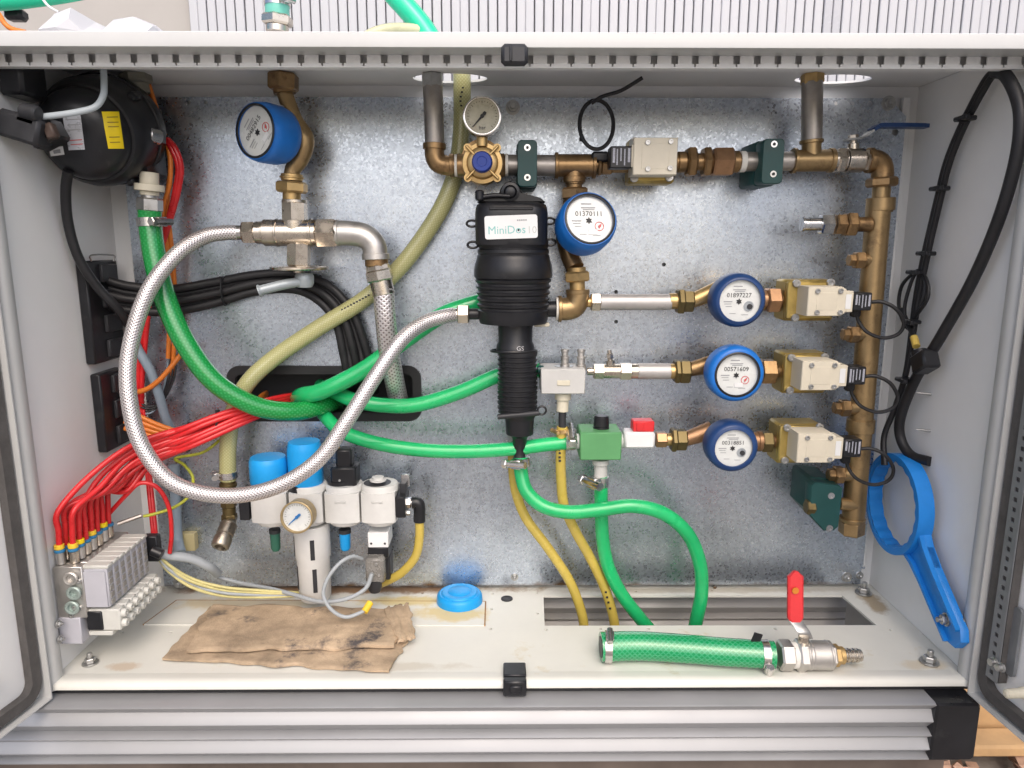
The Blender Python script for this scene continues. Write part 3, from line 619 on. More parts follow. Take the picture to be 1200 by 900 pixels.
# ------------------------------------------------------------------ solenoid valves
def solenoid(label, plate, pscr, cover, tab, conn, cscr, mirrored=False, Yb=-.062, group='cream solenoid valves'):
    t = thing('solenoid_valve', label, 'solenoid valve', U((plate[0]+plate[2])/2, plate[3], -.07), group)
    Y1, Y2, Y3 = -.092, -.100, -.138
    b = B(); b.boxp(*plate, Y1, -.05, .003); part('valve_body', b, YZINC, t)
    b = B(); b.boxp(plate[0]+2, plate[1]+2, plate[2]-2, plate[3]-2, Y2, Y1, .002); part('flange', b, YZINC, t)
    for s in pscr: part('bolt', hexscrew(B(), U(*s, Y2-.0005), FRONT, .0055), ZINC, t)
    b = B(); x0, y0, x1, y1 = cover; a, e = U(x0, y0, Y3), U(x1, y1, Y3); d = .004
    b.prism([(a.x+.0, e.z), (e.x-(0 if mirrored else .006), e.z), (e.x, e.z+.004), (e.x, a.z-.004), (e.x-(0 if mirrored else .006), a.z), (a.x, a.z)], (0, Y2, 0), XA, ZA, FRONT, abs(Y3-Y2), .0012); cv = part('coil_cover', b, CREAM, t)
    x0, y0, x1, y1 = tab; b = B(); b.boxp(x0, y0, x1, y1, Y3+.003, Y2-.004, .001); part('terminal_tab', b, CREAM, cv)
    b = B(); b.boxp(x0+2.5, y0+4, x1-2.5, y1-4, Y3+.0026, Y3+.004, .0002); part('tab_plate', b, WHITEP, cv)
    b = B(); b.boxp(cover[0]+9, cover[1]+7, cover[2]-9, cover[3]-7, Y3-.0004, Y3+.002, .0003); part('moulded_panel', b, CREAM, cv)
    for s in cscr: part('screw', hexscrew(B(), U(*s, Y3), FRONT, .0034), ZINC, cv)
    x0, y0, x1, y1 = conn; b = B(); b.boxp(x0, y0, x1, y1, -.134, -.108, .0015); cn = part('connector', b, BLACKP, t)
    b = B(); random.seed(int(x0)); p, q = U(x0+2.5, y0+2.5, -.1342), U(x1-2, y1-2.5, -.1342); nx = 5
    for i in range(nx):                                             # upright lines of small print
        xx = p.x+(q.x-p.x)*(i+.2)/nx; ww = (q.x-p.x)/nx*(.62 if i in (0, 4) else .34)
        zz = q.z+(p.z-q.z)*random.uniform(0, .35)
        b.add([(xx, -.1343, p.z-.001*(i % 2)), (xx+ww, -.1343, p.z-.001*(i % 2)), (xx+ww, -.1343, zz), (xx, -.1343, zz)], [[0, 1, 2, 3]])
    part('connector_print', b, mat('greyed_print', (.34, .35, .40), .5, 0, .5, 900), cn)
    return t
solenoid('cream solenoid valve in the top pipe run with its connector on the left', (738, 161, 791, 215), ((743, 166), (743, 209), (784, 208)), (743, 161, 793, 205), (740, 169, 753, 196), (715, 171, 741, 197), ((759, 167), (786, 166), (759, 198), (785, 197)), True)
part_ = thing('pipe_union', 'dark bronze nipple between the tee and the top solenoid valve', 'pipe fitting', U(715, 205, YC))
part('nipple', stack(B(), (697, 194, 740, 194), [(0, 44, 17, 'cyl'), (3, 7, 25, 'hex'), (7, 20, 22, 'hex')]), BRONZE, part_)
t = thing('pipe_union', 'brown bronze union with two hexagon nuts right of the top solenoid valve', 'pipe fitting', U(830, 205, YC))
part('nipple', stack(B(), (791, 190, 868, 189.5), [(0, 77, 20, 'cyl'), (3, 12, 24, 'cyl'), (45, 74, 25, 'cyl')]), BRONZE, t)
for a, e, wd in ((804, 815, 34), (823, 832, 34), (834, 858, 33)): part('nut', seg(B(), a, 190, e, 189.7, wd, kind='hex'), BRONZE if wd == 34 else COPPER, t)
part('sealing_ring', seg(B(), 866.5, 189.5, 873, 189.5, 24), TEFLON, t)
solo_seg('steel_pipe', STEEL, 'short dull steel pipe in the top run held by the right green clamp', 'pipe', 872, 189.5, 932, 189, 22)
t = clamp(906, 189, 25, 51, -.108, 'dark green pipe clamp with sloping sides near the upper right corner', ((907, 169), (906, 204)))
t = thing('pipe_tee', 'tan bronze tee under the right ceiling riser', 'pipe tee', U(950, 202, YC))
part('run', seg(B(), 930, 188.5, 976, 188, 25), TAN, t); part('collar', seg(B(), 928, 188.5, 932, 188.5, 29), TAN, t); part('collar', seg(B(), 971, 188, 976, 188, 28), TAN, t)
part('branch', stack(B(), (951, 164, 951, 188), [(0, 24, 22, 'cyl'), (0, 4, 27, 'cyl')]), TAN, t)
t = thing('steel_pipe', 'grey steel riser with a brass nut going up through the right ceiling hole', 'pipe', U(951, 164, YC))
part('pipe', seg(B(), 952, 96, 951, 166, 24), STEEL, t); part('nut', seg(B(), 952, 86, 952, 99, 25, kind='hex'), BRASS, t)
# ------------------------------------------------------------------ ball valve with blue lever
t = thing('ball_valve', 'nickel plated ball valve with a cranked blue lever, upper right', 'ball valve', U(998, 203, YC))
part('body', stack(B(), (974, 188, 1020, 188), [(0, 6, 24, 'cyl'), (5, 15, 28, 'hex'), (14, 16, 27, 'cyl'), (17, 36, 28, 'cyl'), (38, 46, 24, 'hex')]), NICKEL, t)
part('stem', stack(B(), (1000, 158, 1000, 178), [(0, 6, 11, 'hex'), (4, 20, 8, 'cyl'), (10, 20, 13, 'cyl')]), NICKEL, t)
Yl = YC; P = [U(990, 164, Yl-.004), U(1004, 163, Yl-.002), U(1012, 160, Yl), U(1026, 149.5, Yl), U(1034, 147.5, Yl), U(1086, 148, Yl)]
def strip(P, wv, th, n=8):
    Q = cat(P, n); bb = B(); vs = []; m = len(Q); wv = V(wv)
    for i in range(m):
        T = (Q[min(i+1, m-1)]-Q[max(i-1, 0)]).normalized(); nn = T.cross(wv).normalized(); ww = wv*(1 if 0 < i < m-1 else .7)
        vs += [Q[i]-ww+nn*th, Q[i]+ww+nn*th, Q[i]+ww-nn*th, Q[i]-ww-nn*th]
    fs = [[0, 1, 2, 3], [(m-1)*4+3, (m-1)*4+2, (m-1)*4+1, (m-1)*4]]
    for i in range(m-1):
        for k in range(4): fs.append([i*4+k, i*4+(k+1) % 4, i*4+4+(k+1) % 4, i*4+4+k])
    return bb.add(vs, fs)
part('lever', strip(P[:4], (0, .009, 0), .0013), ZINC, t); part('lever_grip', strip([P[3]+V((-.006, 0, -.004)), P[3], P[4], P[5]], (0, .0105, 0), .0026), NAVY, t)
# ------------------------------------------------------------------ elbow + manifold
t = thing('pipe_elbow', 'brown bronze elbow in the upper right corner turning down to the manifold', 'pipe elbow', U(1033, 208, YC))
part('body', bend([(1018, 188), (1026, 188.5), (1032, 193), (1034, 201), (1034, 210)], 25), BRONZE, t)
part('collar', seg(B(), 1016, 188, 1022, 188, 29), BRONZE, t)
man = thing('manifold_pipe', 'long tan bronze distribution pipe standing at the right edge of the plate', 'manifold', U(998, 626, YC))
part('pipe', seg(B(), 1029, 246, 999.5, 612, 26.5), TAN, man)
part('top_union', stack(B(), (1034, 206, 1031, 252), [(0, 46, 20, 'cyl'), (26, 41, 32, 'cyl'), (38, 43, 28, 'cyl')]), TAN, man); part('nut', seg(B(), 1033.5, 208, 1033, 219, 33, kind='hex'), BRONZE, man)
part('coupling', seg(B(), 1009, 491, 1007.5, 506, 31), TAN, man); part('end_cap', stack(B(), (999, 606, 997.5, 626), [(0, 4, 29, 'cyl'), (4, 20, 27, 'hex')]), TAN, man)
for (cx, cy, px) in ((1024, 305, 1001), (1016, 392, 994), (1010, 478, 984), (1003, 556, 977)):
    b = B(); seg(b, px+10, cy, cx, cy, 16, YC-.004); part('side_port', b, TAN, man)
    part('port_plug', stack(B(), (px-7, cy, px+11, cy), [(0, 9, 14, 'hex'), (7, 18, 20, 'hex')], YC-.006), BRONZE, man)
t = thing('test_nipple', 'chromed nipple on a bronze nut pointing left from the manifold top', 'pipe fitting', U(960, 274, YC))
part('nipple', stack(B(), (939, 263, 980, 263), [(0, 25, 15, 'cyl'), (0, 3, 17, 'cyl'), (8, 10, 16, 'cyl'), (22, 37, 23, 'hex')], -.09), CHROME, t)
part('nut', stack(B(), (980, 263, 1024, 263), [(-2, 10, 24, 'hex'), (10, 22, 28, 'hex'), (20, 40, 17, 'cyl')], -.088), BRONZE, t)
# lower green clamp on the manifold
t = thing('pipe_clamp', 'dark green clamp block with a brass bolt at the foot of the manifold', 'pipe clamp', U(965, 624, -.1))
c = U(968, 593, -.105); k = K(967, 592, -.105)
b = B(); b.prism([(x*k, -y*k) for x, y in ((-19, -25), (-15, -29), (14, -25), (18, -21), (17, 26), (12, 31), (0, 31), (-18, 12))], c+V((0, .022, 0)), XA, ZA, FRONT, .022, .0015); part('front_half', b, DKGREEN, t)
b = B(); b.prism([(x*k, -y*k) for x, y in ((-14, -26), (-10, -29), (14, -26), (17, -21), (16, 24), (12, 28), (0, 28), (-14, 12))], c+V((0, .0895, 0)), XA, ZA, FRONT, .064, .0015); part('rear_half', b, DKGREEN, t)
for q in ((974, 581), (972, 619)): b = B(); b.lathe(U(*q, -.1052), FRONT, [(0, .0055), (.001, .005), (.001, .0026), (.0003, .0024)], 18); part('screw', b, CHROME, t)
part('brass_bolt', seg(B(), 944, 594, 954, 594, 17, -.098, kind='hex'), OLIVE, t); part('stub', seg(B(), 983, 590, 1003, 592, 15, -.085), TAN, t)

# ------------------------------------------------------------------ water meters
STAR = [(math.cos(2*math.pi*i/12)*(1 if i % 2 else .55), math.sin(2*math.pi*i/12)*(1 if i % 2 else .55)) for i in range(12)]
def meter_cap(t, c, n, r, L, face_r, colm, digits, up=ZA, red=(.42, -.28), window=None, pulse=False):
    """blue register cap; c base centre, n normal"""
    c, n = V(c), V(n).normalized(); up = (V(up)-n*V(up).dot(n)).normalized(); rt = up.cross(n)
    b = B(); b.lathe(c, n, [(0, r*.86), (L*.1, r*.95), (L*.3, r), (L*.72, r), (L*.9, r*.965), (L*.97, r*.90), (L, face_r+.004), (L, face_r+.0015), (L-.0045, face_r+.001)], 48); cap = part('cap', b, colm, t)
    f = c+n*(L-.004); b = B(); b.lathe(f-n*.002, n, [(0, face_r+.0008), (.002, face_r+.0008)], 40); d = part('dial', b, DIAL, cap)
    b = B(); b.lathe(c+n*(L-.005), n, [(0, face_r+.003), (.0055, face_r+.003), (.0062, face_r+.0015), (.0062, face_r), (.004, face_r-.0002)], 40, caps=False); part('dial_ring', b, BLACKP if colm != NAVY else NAVY, cap)
    at = lambda x, y: f+rt*(x*face_r)+up*(y*face_r)+n*.0003
    text(digits, face_r*.30, at(-.03, .16), rt, up, INK, d, 'digits')
    b = B()
    for x, y, wd, hh in ((-.02, .52, .62, .05), (.0, .44, .5, .04), (-.55, -.05, .42, .05), (-.55, -.16, .34, .035), (-.5, -.28, .3, .035), (-.3, -.62, .3, .03), (.28, -.68, .34, .03), (-.1, .68, .44, .05)):
        b.add([at(x-wd/2, y-hh/2), at(x+wd/2, y-hh/2), at(x+wd/2, y+hh/2), at(x-wd/2, y+hh/2)], [[0, 1, 2, 3]])
    part('fine_print', b, INKG, d)
    b = B(); b.prism([(x*face_r*.15, y*face_r*.15) for x, y in STAR], at(-.02, -.04), rt, up, n, .0008); part('star_wheel', b, INK, d)
    if pulse:
        b = B(); b.lathe(at(.46, -.26), n, [(0, face_r*.24), (.001, face_r*.24), (.001, face_r*.2), (.0003, face_r*.2)], 20); part('pulse_ring', b, GREYC, d)
        b = B(); b.lathe(at(.50, -.28), n, [(0, face_r*.13), (.003, face_r*.12)], 16); part('pulse_pin', b, CHAR, d)
    else:
        b = B(); q = at(*red); b.lathe(q, n, [(0, face_r*.2), (.0003, face_r*.2), (.0003, face_r*.17), (.0, face_r*.17)], 20, caps=False)
        b.prism([(-.02*face_r, -.1*face_r), (.06*face_r, -.02*face_r), (.1*face_r, .12*face_r), (-.06*face_r, .02*face_r)], q, rt, up, n, .0006); part('litre_hand', b, INKR, d)
        b = B(); q = at(.12, -.52); b.prism([(-.2*face_r, -.1*face_r), (.2*face_r, -.1*face_r), (.2*face_r, .1*face_r), (-.2*face_r, .1*face_r)], q, rt, up, n, .0006); part('serial_plate', b, WHITEP, d)
    return cap
def row_meter(label, cx, cy, rpx, fr, colm, digits, uni, inl, out, umat, pmat, pulse):
    Yb, L = -.100, .040
    t = thing('water_meter', label, 'water meter', U(cx, cy+rpx, YC)); k = K(cx, cy, -.12)
    meter_cap(t, U(cx, cy, Yb), FRONT, rpx*k*1.01, L, fr*k, colm, digits, pulse=pulse)
    b = B(); b.lathe(U(cx, cy, -.05), FRONT, [(0, rpx*k*.6), (.01, rpx*k*.8), (.046, rpx*k*.84)], 32); part('brass_body', b, pmat, t)
    x0, y0, x1, y1, w0, w1 = inl; part('inlet', seg(B(), x0, y0, x1, y1, w0, YC, w1), pmat, t)
    part('outlet', seg(B(), out[0]-14, out[1], out[0]+3, out[1], out[2], YC), pmat, t)
    return t
def union(label, xs, y, mat_, nmat, group=None):
    """xs: (x0,x1,width,kind) list along a horizontal line"""
    t = thing('pipe_union', label, 'pipe fitting', U((xs[0][0]+xs[-1][1])/2, y+15, YC))
    for x0, x1, wd, kd in xs: part('nut' if kd == 'hex' else 'nipple', seg(B(), x0, y, x1, y, wd, kind=kd), nmat if kd == 'hex' else mat_, t)
    return t
row_meter('dark blue water meter in the uppermost of the three branch lines', 857, 350, 31.0, 24, NAVY, '01897227', 0, (810, 353, 842, 340, 17, 22), (893, 353, 20), OLIVE, BRASS, True)
row_meter('bright blue water meter in the middle branch line', 854, 433.5, 32.5, 24, BLUE, '00571609', 0, (804, 434, 836, 426, 16, 22), (890, 436, 20), OLIVE, BRONZE, False)
row_meter('dark blue water meter in the lowest of the three branch lines', 850, 516.5, 29.5, 22, NAVY, '00318851', 0, (802, 515, 834, 504, 17, 22), (884, 517, 20), OLIVE, COPPER, True)
union('tarnished olive brass union left of the uppermost branch meter', [(784, 794, 19, 'cyl'), (793, 801, 30, 'hex'), (799, 812, 26, 'hex')], 353, BRASS, OLIVE)
union('tarnished olive brass union left of the bright blue meter', [(782, 792, 18, 'cyl'), (790, 796, 28, 'hex'), (795, 808, 28, 'hex')], 435, BRASS, OLIVE)
union('tarnished bronze union left of the lowest branch meter', [(779, 790, 15, 'cyl'), (786, 792, 28, 'hex'), (791, 804, 25, 'hex')], 515, BRASS, OLIVE)
union('coppery union between the uppermost branch meter and its solenoid valve', [(888, 899, 22, 'cyl'), (897, 913, 29, 'hex'), (911, 924, 15, 'cyl')], 351.5, COPPER, COPPER)
union('dark bronze union between the bright blue meter and its solenoid valve', [(886, 892, 24, 'cyl'), (890, 908, 29, 'hex'), (906, 922, 15, 'cyl'), (913, 915, 22, 'cyl')], 435, BRONZE, BRONZE)
union('coppery union between the lowest branch meter and its solenoid valve', [(878, 890, 22, 'cyl'), (887, 892, 24, 'cyl'), (891, 904, 25, 'hex'), (902, 914, 15, 'cyl')], 517, COPPER, OLIVE)
for lab, dx, dy, p, s in (('uppermost', 0, 0, (920, 328, 978, 376), ((933, 332), (973, 331), (931, 372))), ('middle', -7, 87, (917, 414, 969, 461), ((927, 419), (966, 418), (925, 457))), ('lowest', -12, 172, (911, 497, 962, 543), ((922, 501), (960, 500), (919, 539)))):
    solenoid(f'cream solenoid valve with black connector at the end of the {lab} branch line', p, s, (948+dx, 336+dy, 990+dx, 370.5+dy), (988+dx, 341+dy, 1000+dx, 366+dy), (1000+dx, 343+dy, 1022+dx, 364+dy), ((958+dx, 341+dy), (985+dx, 341+dy), (957+dx, 366+dy), (984+dx, 366+dy)))
# row 1 pipe
t = thing('steel_pipe', 'pale grey steel pipe feeding the uppermost branch meter', 'pipe', U(745, 365, YC))
part('pipe', seg(B(), 703, 354, 786, 354, 19), MATTEP, t); part('nut', seg(B(), 692, 354, 704, 354, 21, kind='hex'), NICKEL, t)
# row 2 pipe, small valve
solo_seg('steel_pipe', MATTEP, 'short pale grey steel pipe feeding the bright blue meter', 'pipe', 747, 435, 785, 435, 19)
t = thing('needle_valve', 'small nickel valve with an upright stem right of the grey block', 'valve', U(716, 446, YC))
part('body', stack(B(), (688, 435, 750, 435), [(0, 8, 9, 'cyl'), (7, 20, 18, 'hex'), (18, 40, 17, 'cyl'), (38, 52, 20, 'hex'), (50, 60, 18, 'cyl')]), NICKEL, t)
part('stem', stack(B(), (714, 410, 716, 432), [(0, 6, 5, 'cyl'), (4, 10, 8, 'hex'), (8, 14, 6, 'cyl'), (12, 22, 10, 'cyl')]), NICKEL, t)
# ------------------------------------------------------------------ grey block
t = thing('grey_valve_block', 'light grey plastic valve block with two barbed fittings on top', 'valve block', U(660, 465, -.09))
b = B(); b.boxp(634, 432.5, 686, 462, -.102, -.048, .0015); part('block', b, LGREY, t)
b = B(); b.boxp(653, 446, 668, 452, -.1035, -.101, .0006); part('badge', b, IVORY, t)
for x in (662, 681): part('barbed_fitting', stack(B(), (x, 409, x, 434), [(0, 3, 10, 'cyl'), (3, 8, 8, 'cyl'), (8, 11, 10.5, 'cyl'), (11, 17, 9, 'cyl'), (17, 20, 11, 'cyl'), (20, 25, 12, 'cyl')], -.078), CASTN, t)
b = B(); p = U(661, 431, -.078); b.lathe(p, ZA, [(0, .014), (.003, .014)], 24); part('washer', b, ZINC, t)
part('spigot', stack(B(), (660, 460, 659, 482), [(0, 8, 19, 'cyl'), (6, 22, 14, 'cyl')], -.08), IVORY, t)
part('tube', seg(B(), 659, 480, 659, 507, 9, -.08), CHAR, t); part('side_stub', seg(B(), 630, 433, 637, 433, 10, -.08), DKGREEN, t)
# ------------------------------------------------------------------ green block
t = thing('green_valve_block', 'matt green square valve block with a black knob on top', 'valve block', U(704, 545, -.09))
b = B(); b.boxp(680, 507, 728.5, 539.5, -.104, -.05, .0015); part('block', b, MGREEN, t)
b = B(); p = U(704.5, 503, -.077); k = K(704, 500, -.077); b.lathe(p, ZA, [(0, 9.5*k), (.003, 9.5*k), (.005, 8*k), (.0055, 9.2*k), (.019, 8.6*k), (.021, 7*k)], 24); part('knob', b, BLACKP, t)
b = B(); b.lathe(U(704.5, 503.3, -.077), ZA, [(0, .016), (.0015, .016)], 24); part('washer', b, ZINC, t)
part('spigot', stack(B(), (704, 538, 704, 562), [(0, 6, 20, 'cyl'), (4, 20, 15.5, 'cyl')], -.08), LGREY, t)
part('collar', seg(B(), 675, 517, 682, 517, 18, -.08), WHITEP, t)
t = thing('ball_valve', 'small white ball valve with a red lever between green block and lowest meter', 'ball valve', U(750, 528, -.08))
b = B(); b.boxp(732, 507, 768, 526, -.098, -.068, .003); part('body', b, WHITEP, t); part('collar', seg(B(), 727, 516.5, 734, 516.5, 17, -.08), WHITEP, t)
b = B(); b.boxp(742, 494, 767, 506.5, -.094, -.070, .0015); b.boxp(746, 496, 754, 505, -.0955, -.093, .0006); part('lever', b, REDL, t)
part('nut', seg(B(), 768, 515, 781, 515, 18, kind='hex'), COPPER, t)

# ------------------------------------------------------------------ middle meter under the tee
t = thing('water_meter', 'bright blue water meter tilted upwards under the bronze tee beside the black pump', 'water meter', U(677, 302, YC))
c = U(680, 270, -.088); k = K(685, 265, -.115); meter_cap(t, c, (.17, -1, .30), 34.5*k, .050, 27.5*k, BLUE, '01370111')
b = B(); b.tube([U(673, 236, YC), U(668, 250, -.07), U(662, 272, -.062), U(667, 297, -.068), U(674, 314, YC)], 11.5*k, 20, 8); part('brass_body', b, BRONZE, t)
b = B(); b.lathe(U(680, 270, -.055), (.1, -1, .2), [(0, 24*k), (.04, 29*k)], 28); part('body_cup', b, BRONZE, t)
t = thing('pipe_union', 'brown bronze hexagon union on top of the tilted middle meter', 'pipe fitting', U(673, 240, YC))
part('nut', stack(B(), (673, 213, 673, 240), [(0, 8, 18, 'cyl'), (7, 21, 32, 'hex'), (20, 26, 27, 'cyl')]), BRONZE, t)
t = thing('pipe_elbow', 'tan brass elbow and union leading from the tilted meter into the black pump', 'pipe elbow', U(672, 377, YC))
part('nut', stack(B(), (675.5, 313, 677, 345), [(0, 8, 22, 'cyl'), (5, 17, 30, 'hex'), (16, 30, 18, 'cyl')]), BRASS, t)
part('body', bend([(677, 341), (677, 350), (673, 359), (664, 362), (655, 362)], 27), TAN, t)
part('collar', seg(B(), 677, 339, 677, 344, 28), TAN, t); part('collar', seg(B(), 654, 362, 658, 362, 31), TAN, t); part('thread_tape', seg(B(), 651.5, 362, 654.5, 362, 27), TEFLON, t)
b = B(); seg(b, 688, 354, 694, 354, 12); part('side_outlet', b, BRASS, t)

# ------------------------------------------------------------------ black dosing pump
t = thing('dosing_pump', 'black ribbed dosing pump with a white name label in the middle of the plate', 'dosing pump', U(606, 535, -.08))
yp = -.085; k = K(600, 300, yp)
def zrow(prof, xc, Y, seg=40, sy=1.0):
    """lathe down a vertical axis from pixel rows: prof (py, halfwidth px)"""
    top = U(xc, prof[0][0], Y); b = B(); pr = []
    for py, hw in prof: p = U(xc, py, Y); pr.append((top.z-p.z, hw*K(xc, py, Y)))
    return b.lathe(top, -ZA, pr, seg, ref=(0, -1, 0), sx=sy)
body = part('barrel', zrow([(278, 38), (280, 41), (289, 41.3), (290, 40.6), (291.5, 40.6), (292.5, 41.8), (296, 42), (297, 41.3), (298.5, 41.3), (299.5, 42.4), (304, 43.2), (310, 45), (316, 46), (322, 46), (325, 45.5), (326.2, 43.5), (327.5, 45)] + sum([[(330+7*i, 44-i*.55), (331.5+7*i, 42-i*.55), (333.5+7*i, 42-i*.55), (335+7*i, 44-i*.55)] for i in range(5)], []) + [(366, 41), (374, 40.5), (378, 39), (379, 30)], 601.5, yp), BLACKP, t)
b = B(); a, e = U(557.5, 240, yp), U(640.5, 287, yp); zb_, zt_ = e.z, a.z+.002; hw_ = (e.x-a.x)/2; xc_ = (a.x+e.x)/2; vs_ = []; fs_ = []; RW = [(0, .985), (.002, .992), (.02, 1), (.75, 1), (.86, .985), (.94, .95), (.98, .88), (1, .78)]
for f_, sc_ in RW:
    z_ = zb_+(zt_-zb_)*f_ if f_ > .1 else zb_+f_
    for (x_, y_) in rrect(-hw_*sc_, -.049*sc_, hw_*sc_, .040*sc_, .026*sc_, 8): vs_.append(V((xc_+x_, -.085+y_, z_)))
nv_ = len(vs_)//len(RW)
for i in range(len(RW)-1):
    for j in range(nv_): fs_.append([i*nv_+j, i*nv_+(j+1) % nv_, (i+1)*nv_+(j+1) % nv_, (i+1)*nv_+j])
fs_ += [list(range(nv_))[::-1], [(len(RW)-1)*nv_+j for j in range(nv_)]]; b.add(vs_, fs_)
b2 = [U(*q, yp) for q in ((560, 238), (566, 234), (584, 231), (587, 222), (592, 216), (598, 214), (604, 216), (608, 221), (612, 228), (632, 233), (638, 238))]
b.prism([(p.x, p.z) for p in b2], (0, -.075, 0), XA, ZA, FRONT, .04, .003); head = part('head', b, BLACKP, t)
b = B(); b.lathe(U(598, 225, -.114), FRONT, [(0, .0125), (.003, .0125), (.004, .009), (.002, .008), (.005, .0065), (.006, .004)], 24); part('vent_cap', b, BLACKP, head)
b = B(); b.tube([U(597, 230, -.118), U(580, 229, -.12), U(564, 231, -.12)], .0032, 10, 4); p = U(562, 229, -.12); b.lathe(p+V((0, 0, -.007)), ZA, [(0, .004), (.002, .006), (.012, .006), (.014, .004)], 14); part('priming_lever', b, BLACKP, head)
b = B(); b.boxp(573, 242, 625, 246, -.1355, -.13, .001); part('embossed_bar', b, BLACKP, head)
ce = U(599, 266, -.1352); kk = K(599, 266, -.135); ux = V((1, 0, .035)).normalized(); uz = V((-.035, 0, 1)).normalized()
b = B(); b.prism(rrect(-31*kk, -13.5*kk, 31*kk, 13.5*kk, 3*kk), ce+V((0, .001, 0)), ux, uz, FRONT, .0015, .0003); lb = part('name_label', b, WHITEP, t, 'white label reading MiniDos')
lo = ce+V((0, -.0006, 0))
text('MiniDos', 13.2*kk, lo-ux*5.5*kk-uz*7.5*kk, ux, uz, INKT, lb, 'lettering', bold=0); text('10', 12*kk, lo+ux*24*kk-uz*8*kk, ux, uz, mat('faint_ink', (.52, .55, .53), .5), lb, 'lettering')
b = B(); b.lathe(lo+ux*8.6*kk-uz*3.8*kk+FRONT*.0003, FRONT, [(0, 1.2*kk), (.0004, 1.2*kk)], 12); part('logo_dot', b, INK, lb)
b = B()
for i in range(5): q = lo+ux*(8+i*2.4)*kk+uz*7.5*kk+FRONT*.0003; b.prism([(-.8*kk, -.8*kk), (.8*kk, -.8*kk), (.8*kk, .8*kk), (-.8*kk, .8*kk)], q, ux, uz, FRONT, .0002)
part('small_print', b, INKG, lb)
for x, y, s_ in ((557, 262, -1), (558, 287, -1), (640, 259, 1), (641, 284, 1)):
    c = U(x+s_*4, y, yp-.005); kq = K(x, y, yp); b = B(); b.tube([c+V((5.5*kq*math.cos(q_)*1.1, 0, 3.6*kq*math.sin(q_))) for q_ in [2*math.pi*i/10 for i in range(10)]], 1.4*kq, 8, 3, closed=True); part('ear_clip', b, BLACKP, t)
part('throat', zrow([(374, 20.5), (400, 20), (404, 22), (412, 23)], 604, yp), BLACKP, t)
part('bellows', zrow([(411, 23.5)]+sum([[(414+5.6*i, 23.5), (416+5.6*i, 23.5), (417+5.6*i, 22), (419+5.6*i, 22)] for i in range(12)], [])+[(482, 23)], 606.5, yp), BLACKP, t)
b = B(); c = U(602, 411, yp); b.tube([c+V((27*k*math.cos(a_), -24*k*math.sin(a_)*1.0, .002*math.sin(a_))) for a_ in [2*math.pi*i/16 for i in range(16)]], 1.6*k, 8, 4, closed=True); part('bail_ring', b, BLACKP, t)
part('bottom_bar', seg(B(), 583, 488.5, 632, 484, 6.5, -.110), CHAR, t); b = B(); c = U(635, 481, -.108); b.tube([c+V((5*k*math.cos(a_), 0, 5*k*math.sin(a_))) for a_ in [2*math.pi*i/12 for i in range(12)]], 1.3*k, 8, 3, closed=True); part('pull_ring', b, BLACKP, t)
part('cone', zrow([(482, 22), (490, 17), (492, 17), (508, 16), (511, 10), (514, 8.5), (524, 8), (526, 7), (534, 6.5), (536, 7.5), (545, 7.5)], 609, yp), BLACKP, t)
text('GS', 8*kk, U(609.5, 411, -.1128), XA, ZA, mat('worn_white_print', (.45, .45, .46), .5, 0, .3, 200), t, 'scale_mark')
b = B(); b.lathe(U(601.5, 376, -.128), FRONT, [(0, 8*k), (.004, 8*k), (.005, 6*k), (.003, 5*k), (.006, 3*k)], 24); part('front_plug', b, BLACKP, t)
part('inlet_port', seg(B(), 548, 368, 566, 368, 13), BLACKP, t); part('outlet_port', seg(B(), 638, 362, 653, 362, 19), BLACKP, t)
b = B(); b.boxp(626, 379, 644, 383, -.09, -.07); part('bracket_tongue', b, IVORY, t)

# ================================================================== left side
# ------------------------------------------------------------------ meter, upper left
t = thing('water_meter', 'bright blue water meter turned to the left on a bronze pipe, upper left', 'water meter', U(340, 210, YC))
P = [U(332, 104, YC), U(338, 122, YC), U(346, 143, YC), U(356.5, 163, YC), U(352, 185, YC), U(343.5, 198, YC), U(342, 209, YC)]
k = K(340, 160, YC); b = B(); b.lathe(U(333, 160, -.055), (-.3, -1, 0), [(0, 20*k), (.03, 27*k)], 24); part('body_cup', b, TAN, t); b = B(); b.tube(P, 9.3*k, 20, 8, rf=lambda s: 1+.25*math.exp(-((s-.52)/.18)**2)); part('brass_body', b, TAN, t)
n = V((-.53, -1, .03)).normalized(); c = U(334.5, 161, -.082); meter_cap(t, c+n*.004, n, 33*k, .050, 27*k, BLUE, '00482915', up=V((-.6, .48, .64)))
b = B(); m = c+n*.034+V((.012, -.012, .040)); part('top_nut', seg(B(), 332, 86, 332, 106, 34, kind='hex'), BRONZE, t); part('collar', seg(B(), 333, 104, 334, 110, 26), BRONZE, t)
up_ = (ZA-n*ZA.dot(n)).normalized(); rt_ = up_.cross(n)
sd_ = (up_*.95+rt_*.30).normalized(); b = B(); tv = n.cross(sd_); b.prism([(-.004, 0), (.004, 0), (.004, .022), (-.004, .022)], c+n*.016+sd_*33*k*1.005, tv, n, sd_, .0006); part('sticker', b, WHITEP, t)
part('lower_nut', stack(B(), (342, 204, 342, 238), [(0, 8, 25, 'cyl'), (3, 5, 28, 'cyl'), (9, 22, 35, 'hex'), (20, 32, 21, 'cyl')]), BRASS, t)
